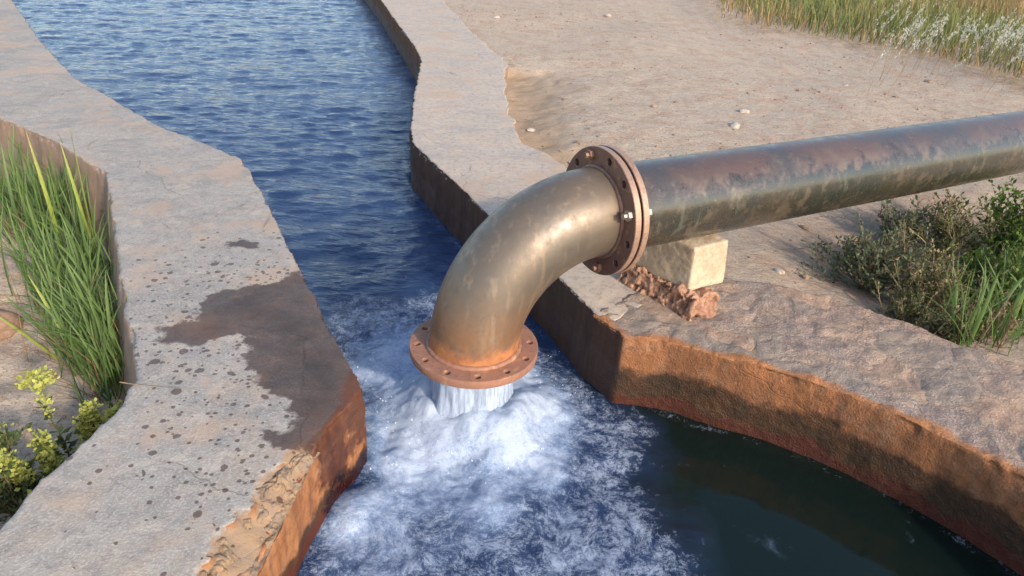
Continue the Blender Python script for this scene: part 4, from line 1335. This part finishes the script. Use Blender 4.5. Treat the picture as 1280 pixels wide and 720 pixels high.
def meadow():
    xy = np.c_[rng.uniform(2, 14, 42000), rng.uniform(5.5, 18.5, 42000)]
    d = sdf(xy, MEAD)
    P3 = np.c_[xy, np.zeros(len(xy))]
    nz = fbm(P3, 1.3, 3, 0.5, 101)
    keep = (d < -0.02 + 0.14 * nz) & (rng.uniform(0, 1, len(xy)) < np.clip(0.25 - d * 1.3, 0.2, 1))
    xy = xy[keep]; d = d[keep]; nz = nz[keep]
    z = np.array([float(ground_z(x, y)) for x, y in xy]) - 0.01
    B0 = np.c_[xy, z]; n = len(B0)
    # brown belt along the border and far right, green between
    e = np.array(at(1230, 20, 0)[:2])
    brown = np.clip(np.exp(-(-d / 0.5)) * 0.9 + 0.95 * np.exp(-((xy[:, 0] - 8.0) ** 2 / 6 + (xy[:, 1] - 11.2) ** 2 / 4)), 0, 1) + 0.25 * nz
    dry = rng.uniform(0, 1, n) < brown
    hgt = np.clip(0.07 + 0.33 * (1 - np.exp(d / 0.6)), 0.07, 0.4) * rng.uniform(0.5, 1.2, n)
    for name, m, mat, lab in (('meadow_grass', ~dry, M_MEADOW, 'green meadow grass beyond the dirt track'), ('dry_grass', dry, M_MEADOWDRY, 'brown dry grass along the meadow border')):
        k = m.sum()
        veg(name, blade_mesh(B0[m], rng.uniform(0, 6.28, k), hgt[m], rng.uniform(0.008, 0.018, k), np.abs(rng.normal(0.25, 0.2, k)), rng.normal(0.5, 0.4, k), seg=3), mat, None, kind='stuff', label=lab, category='grass')
    # silvery plumes
    V = []
    parts_s = []; parts_p = []
    for _ in range(150):
        u = rng.uniform(1080, 1300); v = 52 + (u - 1100) * 0.14 + rng.normal(0, 16)
        c = at(u, v + 14, 0.0)
        b = np.array([c[0], c[1], -0.03]); h = rng.uniform(0.22, 0.42); a = rng.normal(0.3, 0.8); tl = abs(rng.normal(0.2, 0.12))
        top = b + np.array([math.cos(a) * math.sin(tl) * h, math.sin(a) * math.sin(tl) * h, math.cos(tl) * h])
        parts_s.append(np.array([b, b * 0.5 + top * 0.5, top]))
        ax = np.array([math.cos(a) * math.sin(tl + 0.35), math.sin(a) * math.sin(tl + 0.35), math.cos(tl + 0.35)])
        ts = rng.uniform(-0.05, 0.10, 26)
        parts_p.append(top + ax * ts[:, None] + rng.normal(0, 0.005, (26, 3)))
    root = empty('plume_grass', tuple(parts_s[0][0]), 'silvery white plumed grass at the meadow edge, upper right', 'grass')
    veg('stalks', stems_mesh(parts_s, 0.002), M_STRAW, root, kind='stuff')
    Q = np.concatenate(parts_p)
    veg('plumes', leaves_at(Q, 0.022, np.array([0.2, 0, 0.9]) * np.ones((len(Q), 1)), 0.35), M_PLUME, root, kind='stuff')
    # trodden straw along the border
    m = 1400
    t = rng.uniform(0, len(GL) - 1.001, m); i = t.astype(int); f = t - i
    G = np.array(GL); q = G[i] * (1 - f)[:, None] + G[i + 1] * f[:, None] + rng.normal(0, 0.14, (m, 2))
    z = np.array([float(ground_z(x, y)) for x, y in q]) + 0.008
    veg('straw_litter', blade_mesh(np.c_[q, z], rng.uniform(0, 6.28, m), rng.uniform(0.06, 0.2, m), 0.006, rng.uniform(1.3, 1.6, m), 0.1, seg=2), M_STRAW, None, kind='stuff', label='trampled pale straw along the grass border', category='straw')


meadow()


def litter():
    m = 900
    q = np.c_[rng.uniform(-0.9, 4.2, m), rng.uniform(2.4, 9.5, m)]
    q = q[sdf(q, [(0.75, 2.5), (0.4, 3.3), (0.0, 4.0), (-0.1, 6.0), (-0.9, 9.2), (2.2, 9.4), (3.3, 8.0), (4.2, 6.6), (3.4, 4.6), (1.6, 2.5)]) < 0]
    q = q[fbm(np.c_[q, np.zeros(len(q))], 0.9, 2, 0.5, 131) > rng.uniform(-0.7, 0.6, len(q))]
    m = len(q); z = np.array([float(ground_z(x, y)) for x, y in q]) + 0.006
    veg('dry_litter', blade_mesh(np.c_[q, z], rng.uniform(0, 6.28, m), rng.uniform(0.015, 0.07, m), rng.uniform(0.003, 0.008, m), rng.uniform(1.35, 1.6, m), 0.15, seg=2), M_DEAD, None, kind='stuff', label='bits of dead stalk and leaf scattered over the dirt', category='litter')


litter()


# ------------------------------------------------------------------ straws and stems on the walls
def straw(u0, v0, u1, v1, z, w, label, lift=0.006, mid=0.0):
    a = at(u0, v0, z + lift); b = at(u1, v1, z + lift); n = 10
    side = np.cross(b - a, [0, 0, 1.0]); side /= np.linalg.norm(side)
    pts = [a + (b - a) * k / n + side * mid * math.sin(math.pi * k / n) + np.array([0, 0, lift * 0.6 * math.sin(math.pi * k / n)]) for k in range(n + 1)]
    V, F, ti, al = stems_mesh([np.array(pts)], w)
    V[:, 2] += 0.001
    veg('straw', (V, F, ti * 0 + 1, al), M_STRAW, None, label=label, category='straw')


straw(150, 478, 268, 487, 0.006, 0.0024, 'long pale straw lying across the left wall beside the reeds', 0.006, 0.012)
straw(330, 285, 344, 262, 0.0, 0.0022, 'short pale straw overhanging the water edge of the left wall', 0.006)
straw(108, 183, 132, 170, 0.0, 0.003, 'bent white straw on the left wall behind the yellow-green shoot', 0.008)
straw(563, 90, 572, 95, 0.0, 0.006, 'short straw on top of the right concrete wall', 0.006)
# strip added for the shadow line along the rim of the hollow
straw(636, 78, 655, 82, -0.02, 0.011, 'strip added for the shadow line on the rim of the eroded hollow', 0.01)
